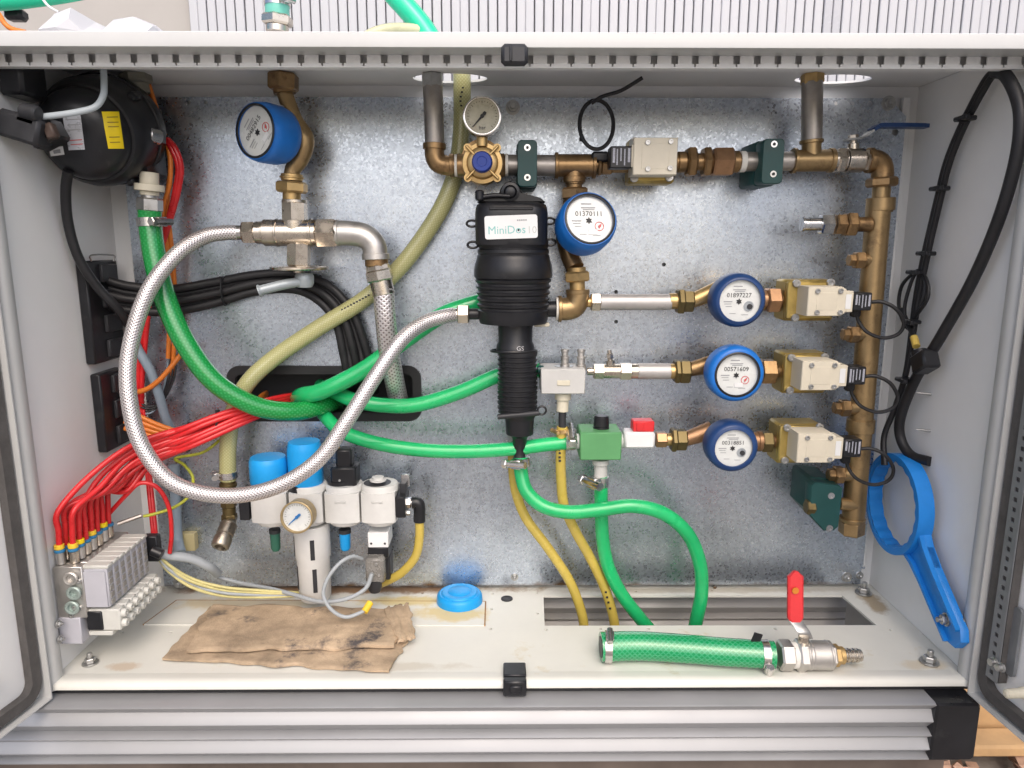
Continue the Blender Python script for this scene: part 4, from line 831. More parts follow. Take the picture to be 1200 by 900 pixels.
# ------------------------------------------------------------------ nickel tee valve
YT = -.082
t = thing('tee_valve', 'nickel plated tee valve with a round disc and grey lever below', 'valve', U(350, 345, YT))
part('riser', stack(B(), (345, 234, 346, 272), [(0, 4, 29, 'cyl'), (2, 26, 28, 'hex'), (24, 38, 30, 'cyl')], YT), NICKEL, t)
part('body', stack(B(), (300, 272.5, 378, 273), [(0, 10, 26, 'cyl'), (8, 11, 28, 'cyl'), (10, 72, 31, 'cyl'), (24, 27, 32.5, 'cyl'), (64, 67, 33, 'cyl')], YT), NICKEL, t)
part('nut', seg(B(), 371, 273, 396, 273, 34, YT, kind='hex'), NICKEL, t); part('nut', seg(B(), 285, 272.5, 301, 272.5, 26, YT, kind='hex'), NICKEL, t)
part('stem', stack(B(), (350.5, 284, 350, 320), [(0, 28, 26, 'hex'), (26, 36, 13, 'cyl')], YT), NICKEL, t)
b = B(); c = U(351, 314, YT); kk = K(351, 314, YT); b.lathe(c+ZA*.003, -ZA, [(0, 31*kk), (.0015, 33.5*kk), (.004, 33.5*kk), (.0055, 32*kk)], 40); part('disc', b, NICKEL, t)
LEVG = mat('grey_blue_lever', (.34, .38, .40), .42, .3, .1, 30)
b = B(); p = U(357, 330, YT-.006); b.lathe(p+ZA*.012, -ZA, [(0, .011), (.004, .013), (.014, .013), (.020, .010)], 20); b.tube([p+V((0, -.002, .001)), U(335, 333, YT-.022), U(310, 339, YT-.034), U(303, 341, YT-.036)], .0068, 12, 5, rf=lambda s: 1+.25*(s > .85)); part('lever', b, LEVG, t)
# ------------------------------------------------------------------ silver elbow + braided down hose
t = thing('pipe_elbow', 'silver cast elbow turning down from the nickel tee valve', 'pipe elbow', U(440, 305, YT))
part('body', bend([(394, 273), (412, 273.5), (428, 277), (438, 287), (440, 302)], 29, YT), CASTN, t); part('collar', seg(B(), 440, 297, 440.5, 304, 32, YT), CASTN, t)
part('ring', seg(B(), 441, 303, 441.5, 312, 27, YT), BRONZE, t); part('collar', seg(B(), 393, 273, 398, 273, 31, YT), CASTN, t)
t = thing('braided_hose', 'steel braided hose hanging straight down from the silver elbow into the cable slot', 'hose', U(460, 470, -.03))
b = B(); kk = K(445, 330, YT); b.tube([U(449.5, 338, YT), U(452, 375, YT), U(455.5, 410, -.07), U(462, 445, -.045), U(467, 468, -.01), U(469, 476, .03)], 12.3*kk, 24, 8); part('braid', b, BRAID, t)
part('ferrule', stack(B(), (442, 310, 450, 346), [(0, 8, 28, 'hex'), (6, 20, 31, 'hex'), (18, 36, 26, 'cyl')], YT), NICKEL, t)
# ------------------------------------------------------------------ big braided hose loop
t = thing('braided_hose', 'long shiny steel braided hose looping from the tee valve to the black pump', 'hose', U(250, 590, -.19))
kk = K(300, 450, -.15)
P = [(277, 272.5, YT), (262, 273, -.088), (238, 278, -.10), (205, 300, -.125), (172, 345, -.15), (152, 410, -.17), (151, 465, -.185), (166, 522, -.195), (203, 566, -.20), (262, 581, -.20), (322, 571, -.195), (372, 540, -.185), (406, 494, -.17), (438, 444, -.15), (470, 399, -.125), (498, 378, -.10), (522, 370.5, -.085), (531, 369, YC)]
b = B(); b.tube([U(*q) for q in P], 9.0*K(300, 450, -.15), 24, 10); part('braid', b, BRAID, t)
part('ferrule', seg(B(), 266, 272.5, 287, 272.5, 17, YT), STAIN, t); part('ferrule', seg(B(), 518, 371, 537, 368.5, 15, YC), STAIN, t); part('nut', seg(B(), 536, 368, 550, 368, 22, YC, kind='hex'), NICKEL, t)
# ------------------------------------------------------------------ hoses
def hose(name, label, P, wpx, m, nn=10, cat_='hose', group=None, seg_=20):
    Q = [U(*q) for q in P]; mid = P[len(P)//2]; b = B(); b.tube(Q, wpx*K(*mid)/2, seg_, nn); return solo(name, b, m, label, cat_, group)
def band(parent, x, y, Y, axis, wpx, lpx, m=STAIN, scr=None):
    """worm-drive hose clip round a hose"""
    c = U(x, y, Y); kq = K(x, y, Y); ax = V(axis).normalized(); r = wpx*kq/2; L = lpx*kq; b = B()
    b.lathe(c-ax*L/2, ax, [(0, r*1.02), (0.0002, r*1.09), (L-.0002, r*1.09), (L, r*1.02)], 28)
    if scr:
        d = V(scr).normalized(); p = c+d*r*1.2; s = ax.cross(d); b.box(p, (L*1.1, L*.8, L*1.3), .0008, Matrix((ax, d, s)).transposed()); b.cyl(p-s*L*1.3+d*L*.25, p+s*L*1.5+d*L*.25, L*.42); b.hex(p+s*L*1.1+d*L*.25, p+s*L*1.7+d*L*.25, L*.55)
    return part('hose_clip', b, m, parent)
t = thing('green_hose', 'thick dark green reinforced hose curving from the upper left down into the cable slot', 'hose', U(250, 490, -.1))
b = B(); b.tube([U(*q) for q in ((175.6, 247, -.095), (176, 264, -.095), (181, 300, -.10), (193, 348, -.108), (216, 400, -.115), (252, 448, -.115), (300, 476, -.10), (345, 482, -.075), (378, 475, -.04), (395, 470, .02))], 13*K(200, 350, -.1), 24, 10, rf=lambda s: 1-.12*s); part('tube', b, GYARN, t)
band(t, 176, 260, -.095, (0.02, 0, -1), 27, 10, STAIN, (1, -.4, 0))
part('connector', stack(B(), (175, 202, 175.5, 250), [(0, 14, 21, 'cyl'), (14, 22, 33, 'cyl'), (22, 27, 21, 'cyl')], -.095), IVORY, t)
part('nut', stack(B(), (175.3, 226, 175.6, 250), [(0, 8, 18, 'cyl'), (6, 22, 27, 'hex')], -.095), ZINC, t)
hose('green_hose', 'bright green hose rising from the cable slot to behind the black pump', ((352, 470, .02), (350, 466, -.02), (356, 463, -.052), (378, 458, -.066), (425, 434, -.062), (470, 402, -.055), (515, 371, -.045), (548, 358, -.038), (580, 350, -.032)), 20, GHOSE)
hose('green_hose', 'bright green hose sagging from the cable slot up to the bellows of the black pump', ((376, 452, .02), (392, 459, -.03), (415, 469, -.05), (450, 475, -.055), (490, 474, -.055), (540, 459, -.052), (590, 438, -.05), (632, 434, -.06)), 17.5, GHOSE)
t = thing('green_hose', 'bright green hose running from the cable slot to the left port of the green block', 'hose', U(500, 540, -.08))
b = B(); b.tube([U(*q) for q in ((372, 474, .02), (378, 484, -.03), (400, 505, -.06), (440, 519, -.075), (490, 527, -.08), (545, 529, -.082), (600, 526, -.082), (640, 521, -.081), (672, 518, -.08))], 8.2*K(500, 525, -.08), 20, 10); part('tube', b, GHOSE, t)
band(t, 668.5, 518, -.08, (1, 0, .05), 18, 11, STAIN, (0, -.5, 1))
t = thing('green_hose', 'bright green hose leaving the pump nozzle and arching down into the floor opening', 'hose', U(818, 735, -.1))
b = B(); b.tube([U(*q) for q in ((610, 536, -.086), (611, 556, -.09), (618, 577, -.098), (638, 594, -.105), (668, 600, -.11), (705, 597, -.112), (742, 593, -.112), (778, 602, -.11), (806, 626, -.105), (820, 660, -.10), (822, 695, -.095), (817, 722, -.09), (812, 745, -.08))], 8.2*K(700, 600, -.1), 20, 10); part('tube', b, GHOSE, t)
band(t, 611, 541, -.087, (.08, 0, -1), 19, 10, STAIN, (-.6, -1, 0))
t = thing('green_hose', 'bright green hose dropping from under the green block into the floor opening', 'hose', U(750, 735, -.09))
b = B(); b.tube([U(*q) for q in ((704, 558, -.08), (704.5, 590, -.08), (706, 628, -.08), (712, 662, -.08), (727, 694, -.08), (748, 722, -.078), (770, 748, -.07))], 8*K(705, 620, -.08), 20, 10); part('tube', b, GHOSE, t)
band(t, 704, 564, -.08, (0, 0, -1), 17, 12, STAIN, (-1, -.6, 0))
hose('yellow_hose', 'yellow hose passing behind the pump nozzle down to the left end of the floor opening', ((601, 520, -.05), (601, 548, -.052), (605, 578, -.055), (617, 608, -.06), (642, 642, -.065), (667, 680, -.07), (681, 716, -.072), (686, 745, -.072)), 11.5, YHOSE)
t = thing('yellow_hose', 'yellow hose with black print hanging from the grey block into the floor opening', 'hose', U(715, 735, -.08))
b = B(); b.tube([U(*q) for q in ((658.5, 500, -.08), (657, 530, -.078), (657.5, 560, -.076), (661, 592, -.074), (674, 622, -.073), (693, 656, -.072), (709, 690, -.071), (718, 720, -.07), (722, 745, -.068))], 6*K(660, 580, -.075), 18, 10); part('tube', b, YHOSE, t)
band(t, 658.5, 505, -.08, (0, 0, -1), 13, 5, BRASS, (-1, -.5, 0))
b = B()
for i, (x, y) in enumerate(((656, 527), (656, 531), (655.8, 536), (656, 540), (710, 694), (711.5, 700), (713, 706), (715, 713))):
    c = U(x, y, -.0855 if i < 4 else -.079); b.box(c, (.0035, .0006, .0035), .0002)
part('hose_print', b, INK, t)
t = thing('olive_hose', 'pale olive reinforced hose sweeping from the middle ceiling hole down to a coupling', 'hose', U(266, 560, -.05))
kk = K(430, 350, -.05)
b = B(); b.tube([U(*q) for q in ((541, 76, -.045), (541.5, 110, -.042), (541, 150, -.040), (536, 192, -.038), (523, 232, -.038), (500, 272, -.038), (467, 315, -.04), (425, 352, -.042), (372, 385, -.045), (322, 419, -.05), (290, 449, -.06), (274, 482, -.066), (267.5, 520, -.066), (267, 562, -.064))], 9.9*kk, 24, 10); part('tube', b, OYARN, t)
band(t, 267, 556, -.064, (0, 0, -1), 20.5, 8, STAIN, (-1, -.4, 0))
part('coupling', stack(B(), (267, 560, 269, 612), [(0, 16, 17, 'cyl'), (6, 10, 20, 'cyl'), (16, 24, 14, 'cyl'), (22, 34, 17, 'hex'), (34, 44, 15, 'cyl'), (42, 50, 17, 'hex')], -.064), OLIVE, t)
b = B(); p, q = U(270, 610, -.066), U(256, 645, -.105); ax = (q-p); L = ax.length; b.lathe(p-ax.normalized()*.006, ax, [(0, .008), (L*.2, .0105), (L*.25, .0128), (L*.6, .013), (L*.62, .0118), (L*.68, .0118), (L*.7, .0136), (L*.98, .0134), (L*1.02, .0118), (L*1.02, .008), (L*.90, .0075), (L*.86, .003)], 24); part('quick_coupler', b, mat('worn_nickel', (.36, .32, .26), .32, .95, .3, 60), t)
b = B()
for i in range(7): f = i/6; c = U(541+1.5*math.sin(i), 92+i*5.3, -.0545); b.box(c, (.003, .0006, .0024), .0002)
for i in range(10):
    f = i/9; c = U(401+31*f, 363-17*f, -.0545); b.box(c, (.0032, .0006, .0024), .0002)
part('hose_print', b, INK, t)

# ------------------------------------------------------------------ black cables
def cable(label, P, w, m, group=None, name='cable', nn=8, seg_=10, cat_='cable'): return hose(name, label, P, w, m, nn, cat_, group, seg_)
for i in range(5):
    d = [0, 7, 14, 20, 26][i]; e = [0, .006, -.003, .005, 0][i]
    P = [(118, 326+d*1.15, -.06+e), (150, 335+d*1.1, -.055+e), (200, 339+d*1.0, -.045+e), (250, 331+d*.95, -.035+e), (300, 322+d*.75, -.032+e), (345, 321+d*.7, -.032+e), (384-d*.35, 334+d*.75, -.034+e), (412-d*.7, 364+d*.55, -.034+e), (428-d*1.0, 405+d*.3, -.03+e), (436-d*1.1, 440, -.02), (440-d*1.1, 458, .03)]
    cable(f'{("topmost", "second highest", "middle", "second lowest", "lowest")[i]} black cable of the arched bundle behind the tee valve lever', P, 10.4, BLACKR, 'black cables arching behind the tee valve')
for x, y, l_ in ((263, 331, 'right'), (158, 341, 'left')):
    b = B(); c = U(x, y+10, -.037); b.tube([c+V((0, -.013*math.cos(a_), .021*math.sin(a_))) for a_ in [2*math.pi*i/10 for i in range(10)]], .0016, 6, 3, closed=True); solo('cable_tie', b, BLACKP, f'{l_} black tie round the arched black cable bundle', 'cable tie')
cable('thick black cable dropping from the round black housing along the left wall', ((80, 200, -.16), (77, 225, -.15), (80, 262, -.14), (92, 302, -.13), (114, 336, -.115), (138, 362, -.10), (150, 380, -.08)), 11, BLACKR)
for lab, y0, y1, x0, x1 in (('upper', 305, 424, 106, 143), ('lower', 433, 526, 121, 150)):
    t = thing('junction_box', f'{lab} black socket box on the left wall beside the cables', 'socket box', UX(x1, y1, -.6), 'black boxes on the left wall')
    a, e = UX(x0, (y0+y1)/2, -.585), UX(x1, (y0+y1)/2, -.585); zt, zb = UX((x0+x1)/2, y0, -.585).z, UX((x0+x1)/2, y1, -.585).z
    b = B(); b.box((-.5925, (a.y+e.y)/2, (zt+zb)/2), (.0145, e.y-a.y, zt-zb), .002); part('housing', b, BLACKP, t)
    n_ = 4 if lab == 'upper' else 3
    for i in range(n_): z = zb+(zt-zb)*(i+.5)/n_; b = B(); b.box((-.5835, (a.y+e.y)/2+.012, z), (.006, (e.y-a.y)*.5, (zt-zb)/n_*.7), .0015); part('socket', b, CHAR, t)
b = B(); b.tube([UX(107, 306, -.584), UX(107, 299, -.582), UX(133, 299, -.582), UX(133, 306, -.584)], .0012, 6, 3); solo('wire_clip', b, ZINC, 'thin wire clip on top of the upper black socket box', 'clip')
# coloured tubes at the left
cable('orange tube running down behind the thick green hose at upper left', ((168, 92, -.05), (176, 118, -.05), (186, 150, -.055), (197, 172, -.06), (200, 200, -.055), (196, 240, -.045), (202, 300, -.04), (205, 350, -.035), (204, 400, -.035), (202, 440, -.035)), 6, ORANGE)
cable('second orange tube beside the red pair at upper left', ((172, 92, -.055), (181, 120, -.055), (190, 150, -.058), (199, 178, -.06), (199, 215, -.058), (191, 250, -.05), (198, 310, -.045), (199, 360, -.04), (197, 420, -.04)), 5.5, ORANGE)
for i in range(2): cable(f'{("inner", "outer")[i]} red tube bowing out at the upper left beside the orange tubes', ((189, 158, -.06), (200+4*i, 172, -.062), (209+3*i, 195, -.06), (206+3*i, 222, -.055), (199+2*i, 252, -.05), (186, 300, -.05), (176-4*i, 350, -.05), (170-5*i, 400, -.05), (166-5*i, 450, -.05), (166-5*i, 500, -.045)), 7, RED, 'red tubes at upper left')
b = B(); c = U(189, 160, -.062); b.tube([c+V((.008*math.cos(a_), -.008*math.sin(a_), 0)) for a_ in [2*math.pi*i/10 for i in range(10)]], .002, 6, 3, closed=True); b.box(c+V((-.006, -.008, 0)), (.010, .007, .008), .001); solo('cable_tie', b, BLACKP, 'black tie gripping the orange tubes at upper left', 'cable tie')
cable('blue grey conduit slanting across the tubes at the left', ((155, 395, -.06), (163, 412, -.062), (176, 434, -.062), (186, 462, -.058), (194, 490, -.05), (203, 510, -.04)), 11, BLUEGREY)
cable('orange tube crossing in front of the blue grey conduit', ((150, 462, -.065), (172, 456, -.068), (188, 444, -.066), (202, 428, -.06), (216, 410, -.05)), 6, ORANGE)
for i in range(4): cable(f'{("outermost dark", "second dark", "third dark", "innermost blue grey")[i]} thin wire in the coil at the left', ((152, 463+6*i, -.05), (172, 476+3*i, -.05), (190-2*i, 470+2*i, -.045), (203-3*i, 446, -.04), (206-3*i, 424, -.035), (203, 400, -.03)), 2.6, BLUEGREY if i == 3 else CHAR, 'thin dark wires coiled at the left')
for i in range(4): cable(f'{("topmost", "second", "third", "lowest")[i]} orange tube running under the red tube bundle', ((146, 478+i*8, -.07), (168, 490+i*6, -.07), (200, 503+i*4, -.068), (232, 510+i*2, -.066), (262, 498+i*3, -.055), (292, 478+i*2, -.035), (306, 464+i*2, -.01), (312, 460+i*2, .03)), 5.5, ORANGE, 'orange tubes under the red bundle')

# ------------------------------------------------------------------ valve terminal, lower left
YV0, YV1 = -.236, -.128
t = thing('valve_terminal', 'pale grey pneumatic valve block with rows of plugs, lower left', 'valve terminal', V((-.575, -.19, .045)))
def VX(px, py, Y): return U(px, py, Y)
a = VX(96, 664, YV0); c = VX(124, 664, YV0); dz = VX(124, 712, YV0)
xl, xr, zt, zb = a.x, c.x, c.z, dz.z
PGREY = mat('pale_warm_grey_plastic', (.56, .56, .52), .45, 0, .08, 40)
nsl = 7; dy = (YV1-YV0)/nsl
b = B(); b.box(((xl+xr)/2, YV0+dy/2+.0001, (zt+zb)/2-.002), (xr-xl, dy-.0014, zt-zb-.004), .0012); s0 = part('valve_slice', b, LILAC, t)
b = B(); b.box(((xl+xr)/2+.0005, YV0+dy/2, zt-.0015), (xr-xl+.003, dy-.0010, .005), .0012); c0 = part('slice_cap', b, PGREY, t)
RIBM = mat('grey_ribbed_plastic', (.30, .29, .27), .6, 0, .15, 60)
b = B()
for j in range(5): b.box((xr+.0004, YV0+dy*.5, zb+.006+(zt-zb-.014)*j/4.6), (.0014, dy*.55, (zt-zb)*.12), .0004)
r0 = part('slice_label', b, RIBM, t)
b = B(); zz = [zb-.011, zb-.025]; b.box(((xl+xr)/2+.006, YV0+dy/2, zb-.018), (xr-xl+.010, dy-.0006, .030), .0012); e0 = part('connector_base', b, PGREY, t)
b = B()
for q in zz: b.lathe((xr+.0108, YV0+dy*.5, q), XA, [(0, .0058), (.004, .0056), (.006, .0045), (.006, .002), (.0045, .002)], 12)
p0 = part('cable_plug', b, PGREY, t)
for i in range(1, nsl):
    for s_ in (s0, c0, r0, e0, p0): share(s_, t, (0, dy*i, 0))
part('end_pad', B().box(((xl+xr)/2-.001, YV0-.0005, (zt+zb)/2-.003), (xr-xl-.002, .0012, zt-zb-.008), .0003), LILAC, t)
# metal end plate with three large ports
xa = -.5975; xb = VX(99, 690, YV0-.002).x
b = B(); b.box(((xa+xb)/2, YV0+.0035, (zt+zb)/2-.006), (xb-xa, .014, zt-zb+.014), .001); ep = part('end_plate', b, CASTN, t)
part('rear_rail', B().box(((xa+xb)/2, (YV0+YV1)/2+.012, (zt+zb)/2-.006), (xb-xa-.002, YV1-YV0-.004, zt-zb+.012), .001), CASTN, t)
for px, py in ((84, 677), (88, 694), (86, 711)):
    p = U(px, py, YV0-.004); b = B(); b.lathe(p, FRONT, [(0, .0085), (.002, .0095), (.004, .0095), (.005, .008), (.0045, .0055), (.001, .005), (.001, .0025), (-.001, .0025)], 22); part('port', b, CASTN if py < 680 else mat('green_grey_fitting', (.33, .40, .37), .4, .4, .1, 40), ep)
for px, py in ((93, 681), (93.5, 698), (88, 712), (84, 721), (94, 712)): part('end_screw', hexscrew(B(), U(px, py, YV0-.0035), FRONT, .0032), ZINC, ep)
b = B(); p = U(68, 722, YV0); q = U(100, 752, YV0); b.box(((xa+q.x)/2, YV0+.016, (p.z+q.z)/2), (q.x-xa, .044, p.z-q.z), .001); part('mounting_foot', b, LILAC, t)
b = B(); b.boxp(101, 717, 120, 739, YV0-.0015, YV0+.01, .0015); part('multipin_socket', b, BLACKP, t)
b = B(); b.boxp(104, 740, 132, 745, YV0+.0, YV0+.03, .001); part('lower_rail', b, PGREY, t)
p = U(182, 640, YV1+.004); part('rear_connector', B().box((xr+.002, YV1+.010, (zt+zb)/2+.004), (.022, .014, .04), .002), BLACKP, t)
b = B(); seg(b, 178, 645, 190, 650, 12, YV1); part('gland', b, BLACKP, t)
# push-in fittings with collars: two rows going back
FIT = []
for i in range(8):
    Yf = YV0+.006+i*.0143
    for j, xx in enumerate((-.591, -.5755)):
        if j == 1 and i == 7: continue
        base = V((xx, Yf+.004*j, zt+.0015)); zf = base.z+.016
        b = B(); b.cyl(base, base+ZA*.0165, .0056, ch=.0006); f_ = part('push_fitting', b, NICKEL if (i+j) % 2 else CASTN, t)
        b = B(); b.cyl(base+ZA*.0165, base+ZA*.0205, .0068, ch=.0008); part('release_ring', b, mat('blue_ring', (.03, .18, .36), .4), f_)
        if (i+j) % 2 == 0 or i in (0, 5):
            b = B(); b.cyl(base+ZA*.0206, base+ZA*.027, .0062, ch=.0008); part('marker_sleeve', b, YELLOWL if i % 3 else YELLOWP, f_)
        FIT.append(base+ZA*.02)
# ------------------------------------------------------------------ red tubes from the fittings into the slot
for i, f_ in enumerate(FIT):
    s = i/(len(FIT)-1); o = random.uniform(-.0048, .0048); row = (i*2) % 5; lay = i//5
    dx = row*6.3; lift = -row*5
    P = [f_, f_+V((.001, .001, .024)), f_+V((.004+o*.5, .003, .052)), U(110+42*s+o*900, 558-2*s+row*4+o*1500, -.195+.06*s), U(157+26*s-o*1200, 521+row*5.4+o*700, -.152+.032*s), U(226+6*s, 497+row*6-o*500, -.108-.005*lay), U(290, 475+row*4.6, -.072-.006*lay), U(325, 466+row*3.0, -.035-.004*lay), U(347, 462+row*2.2, .0), U(362, 458+row*2, .04)]
    b = B(); b.tube(P, random.uniform(.0036, .0041), 10, 8); solo('red_tube', b, RED, f'red air tube in {("first", "second", "third", "fourth", "fifth", "sixth", "seventh", "eighth")[i//2]} fitting from the front, {("wall-side", "room-side")[i % 2]} row of valve block', 'air tube', 'red air tubes of the valve block')
b = B(); b.tube([FIT[-1]+V((.001, .004, 0)), U(148, 580, -.14), U(165, 566, -.135), U(185, 572, -.13), U(198, 595, -.125), U(201, 625, -.12), U(199, 648, -.118)], .0032, 10, 10); solo('red_tube', b, RED, 'single red air tube making a small hoop to the right of the valve block', 'air tube')
for i in range(2): b = B(); b.tube([U(165+3*i, 480, -.05), U(171+3*i, 540, -.06), U(176+3*i, 590, -.075), U(181+3*i, 640, -.09)], .0032, 10, 8); solo('red_tube', b, RED, f'{("left", "right")[i]} one of two red tubes hanging down behind the small red hoop', 'air tube', 'red tubes hanging behind the hoop')
for x, y, Y, r, l_ in ((258, 497, -.092, .020, 'right'), (226, 512, -.10, .021, 'left')):
    b = B(); c = U(x, y, Y); b.tube([c+V((.007*math.sin(a_), -.013*math.cos(a_)-.004, r*math.sin(a_))) for a_ in [2*math.pi*i/12 for i in range(12)]], .0016, 6, 3, closed=True); b.box(c+V((0, -.006, r)), (.006, .005, .006), .001); solo('cable_tie', b, BLACKP, f'{l_} black tie binding the red tube bundle', 'cable tie')
# ground wire, conduits and signal cables
cable('green and yellow earth wire curving beside the valve block', ((262, 512, -.05), (238, 530, -.06), (206, 537, -.07), (216, 545, -.08), (226, 560, -.085), (222, 580, -.09), (205, 594, -.10), (182, 602, -.11), (168, 605, -.115)), 3.6, mat('earth_wire', (.42, .45, .04), .4, 0, .3, 60))
b = B(); p, q = U(166, 604, -.113), U(138, 614, -.125); b.tube([p, p.lerp(q, .5), q], .0032, 8, 3); solo('cable_lug', b, STEEL, 'metal lug at the end of the earth wire', 'lug')
cable('light grey conduit leaving the valve block to the right', ((184, 648, -.115), (200, 651, -.11), (225, 655, -.10), (245, 664, -.09), (255, 672, -.07)), 11, GREYC)
cable('blue grey upright conduit behind the small red hoop', ((204, 545, -.035), (206, 590, -.035), (208, 630, -.04), (212, 648, -.06)), 12, BLUEGREY)
for i in range(4): cable(f'{("topmost", "second", "third", "lowest")[i]} thin signal cable running along the floor from the valve block', ((186, 650+i*1.5, -.112), (198, 662+i*2.6, -.11+.003*(i % 2)), (225, 678+i*3.4, -.10-.004*(i % 2)), (262, 688+i*3.4, -.095+.003*(i % 2)), (306, 692+i*2.6, -.09), (338, 694+i*1.5, -.082), (366, 695+i, -.06)), 3.6, (YGC, YGC, GREYC, YGC)[i], 'pale cables on the floor')
cable('grey cable lying along the plate foot towards the air filter', ((255, 676, -.06), (285, 684, -.06), (318, 690, -.075), (345, 697, -.095), (375, 705, -.12), (405, 702, -.125), (428, 690, -.12), (436, 672, -.115)), 5, GREYC)
cable('light grey cable looped in front of the cloth below the air unit', ((424, 655, -.10), (413, 652, -.115), (398, 660, -.13), (384, 678, -.14), (379, 697, -.145), (388, 714, -.15), (404, 723, -.15), (420, 719, -.145), (432, 712, -.135)), 4.6, GREYC)
b = B(); p, q = U(427, 717, -.142), U(434, 706, -.13); b.tube([p, q], .0052, 10, 3); solo('cable_marker', b, YELLOWP, 'small yellow cable marker by the cloth', 'cable marker')
b = B(); b.boxp(209, 626, 228, 646, -.03, -.0155); b2 = solo('beige_clip', b, mat('beige_plastic', (.50, .44, .24), .5), 'small beige plastic clip on the plate behind the valve block', 'clip')

# ================================================================== air service unit
YF = -.098
t = thing('air_service_unit', 'white modular air filter regulator unit with blue knobs and a gauge', 'air unit', U(380, 700, -.06))
WB = mat('off_white_plastic', (.60, .60, .58), .42, 0, .06, 30, .04, 500, stain=((.48, .42, .28), 14, .62, .2))
xs = [(292, 336), (337, 378), (379, 421), (422, 463)]
for i, (x0, x1) in enumerate(xs):
    b = B(); a, e = U(x0, 579, YF), U(x1, 613, YF); kx = K(x0, 595, YF); cx = (a.x+e.x)/2; hw = (e.x-a.x)/2
    # body: front bulges slightly, collar above and below
    b.prism([(a.x, -.045), (a.x, YF+.004), (a.x+.004, YF+.0005), (cx, YF-.003), (e.x-.004, YF+.0005), (e.x, YF+.004), (e.x, -.045)], (0, 0, e.z), XA, YA, ZA, a.z-e.z); m_ = part('module_body', b, WB, t)
    b = B(); yc = (YF-.045)/2; zt = a.z; b.lathe((cx, yc, zt-.002), ZA, [(0, hw*1.0), (.009, hw*.99), (.011, hw*.94)], 32, sy=1.1, sx=1.1); part('upper_collar', b, WB, m_)
    b = B(); b.lathe((cx, yc, e.z+.002), -ZA, [(0, hw*1.0), (.006, hw*.97), (.010, hw*.85)], 32, sy=1.05, sx=1.05); part('lower_collar', b, WB, m_)
    if i != 0: b = B(); b.boxp(x0+13, 588, x0+26, 590, YF-.0035, YF, .0003); part('mould_mark', b, LGREY, m_)
yc = (YF-.045)/2
def oct_knob(cx, y0, y1, w, m_, name, lab=None):
    top, bot = U(cx, y0, yc), U(cx, y1, yc); kq = K(cx, y1, yc); r = w*kq/2; L = top.z-bot.z; b = B()
    b.lathe(bot, ZA, [(0, r*.96), (.003, r), (L*.8, r), (L*.9, r*.96), (L, r*.90)], 16, ph=.5); return part(name, b, m_, t, lab)
oct_knob(316, 535, 565, 44, SKYB, 'knob', 'wide sky blue shut-off knob'); part('knob_base', B().boxp(298, 562, 334, 574, YF+.012, -.05, .002), NAVY, t)
oct_knob(359, 517, 566, 40, SKYB, 'knob', 'tall sky blue regulator knob'); b = B(); b.lathe(U(358, 575, yc), ZA, [(0, 20*K(358, 575, yc)), (.014, 19*K(358, 575, yc))], 28); part('knob_ring', b, BLACKP, t)
b = B(); b.lathe(U(400, 576, yc), ZA, [(0, .024), (.006, .024), (.007, .02), (.02, .02)], 28); part('switch_base', b, BLACKP, t)
b = B(); b.boxp(387, 548, 417, 572, YF+.010, -.052, .003); b.boxp(393, 527, 412, 551, YF+.016, -.06, .003); part('pressure_switch', b, BLACKP, t); b = B(); b.cyl(U(396, 527, yc), U(393, 517, yc), .004); part('switch_fitting', b, BRASS, t); part('switch_screw', hexscrew(B(), U(398, 563, YF+.0098), FRONT, .0018), ZINC, t)
b = B(); b.lathe(U(442.5, 572, yc), ZA, [(0, .0205), (.009, .0205)], 28); part('top_disc', b, CHAR, t); b = B(); p = U(443, 563, yc); b.lathe(p, ZA, [(0, .0125), (.002, .0125), (.0022, .009), (.006, .009), (.0065, .0065)], 28); part('top_ring', b, WB, t)
part('end_block', B().boxp(463.5, 583, 475, 607, YF+.004, -.05, .001), BLACKP, t); part('end_block', B().boxp(280, 585, 292, 610, YF+.006, -.05, .001), BLACKP, t)
part('bracket', B().boxp(468, 567, 476, 583, -.075, -.055, .001), CHAR, t); b = B(); b.boxp(470, 556, 480, 571, -.062, -.058, .0005); part('bracket_clip', b, CHROME, t)
part('outlet_fitting', stack(B(), (475, 589, 488, 589), [(0, 7, 12, 'hex'), (6, 13, 9, 'cyl')], -.078), CHROME, t); part('outlet_screw', stack(B(), (475, 601, 481, 601), [(0, 6, 6, 'hex')], -.078), ZINC, t)
b = B(); b.tube([U(483, 589, -.078), U(489, 589, -.078), U(491.5, 594, -.078), U(491.5, 611, -.078)], 7.0*K(490, 595, -.078), 16, 6); part('outlet_elbow', b, BLACKP, t)
g, gc, gn, grt, gup, gr = gauge(348, 606, -.128, 19.3, DIAL, mat('aged_gold_rim', (.45, .34, .18), .35, .7, .2, 40), t, n=(-.04, -1, .10), needle=222, ncol=mat('blue_needle', (.02, .16, .42), .4), dep=.022)
b = B(); b.lathe(U(350, 601, -.106), FRONT, [(-.012, .012), (.004, .012)], 20); part('gauge_stem', b, CHAR, t)
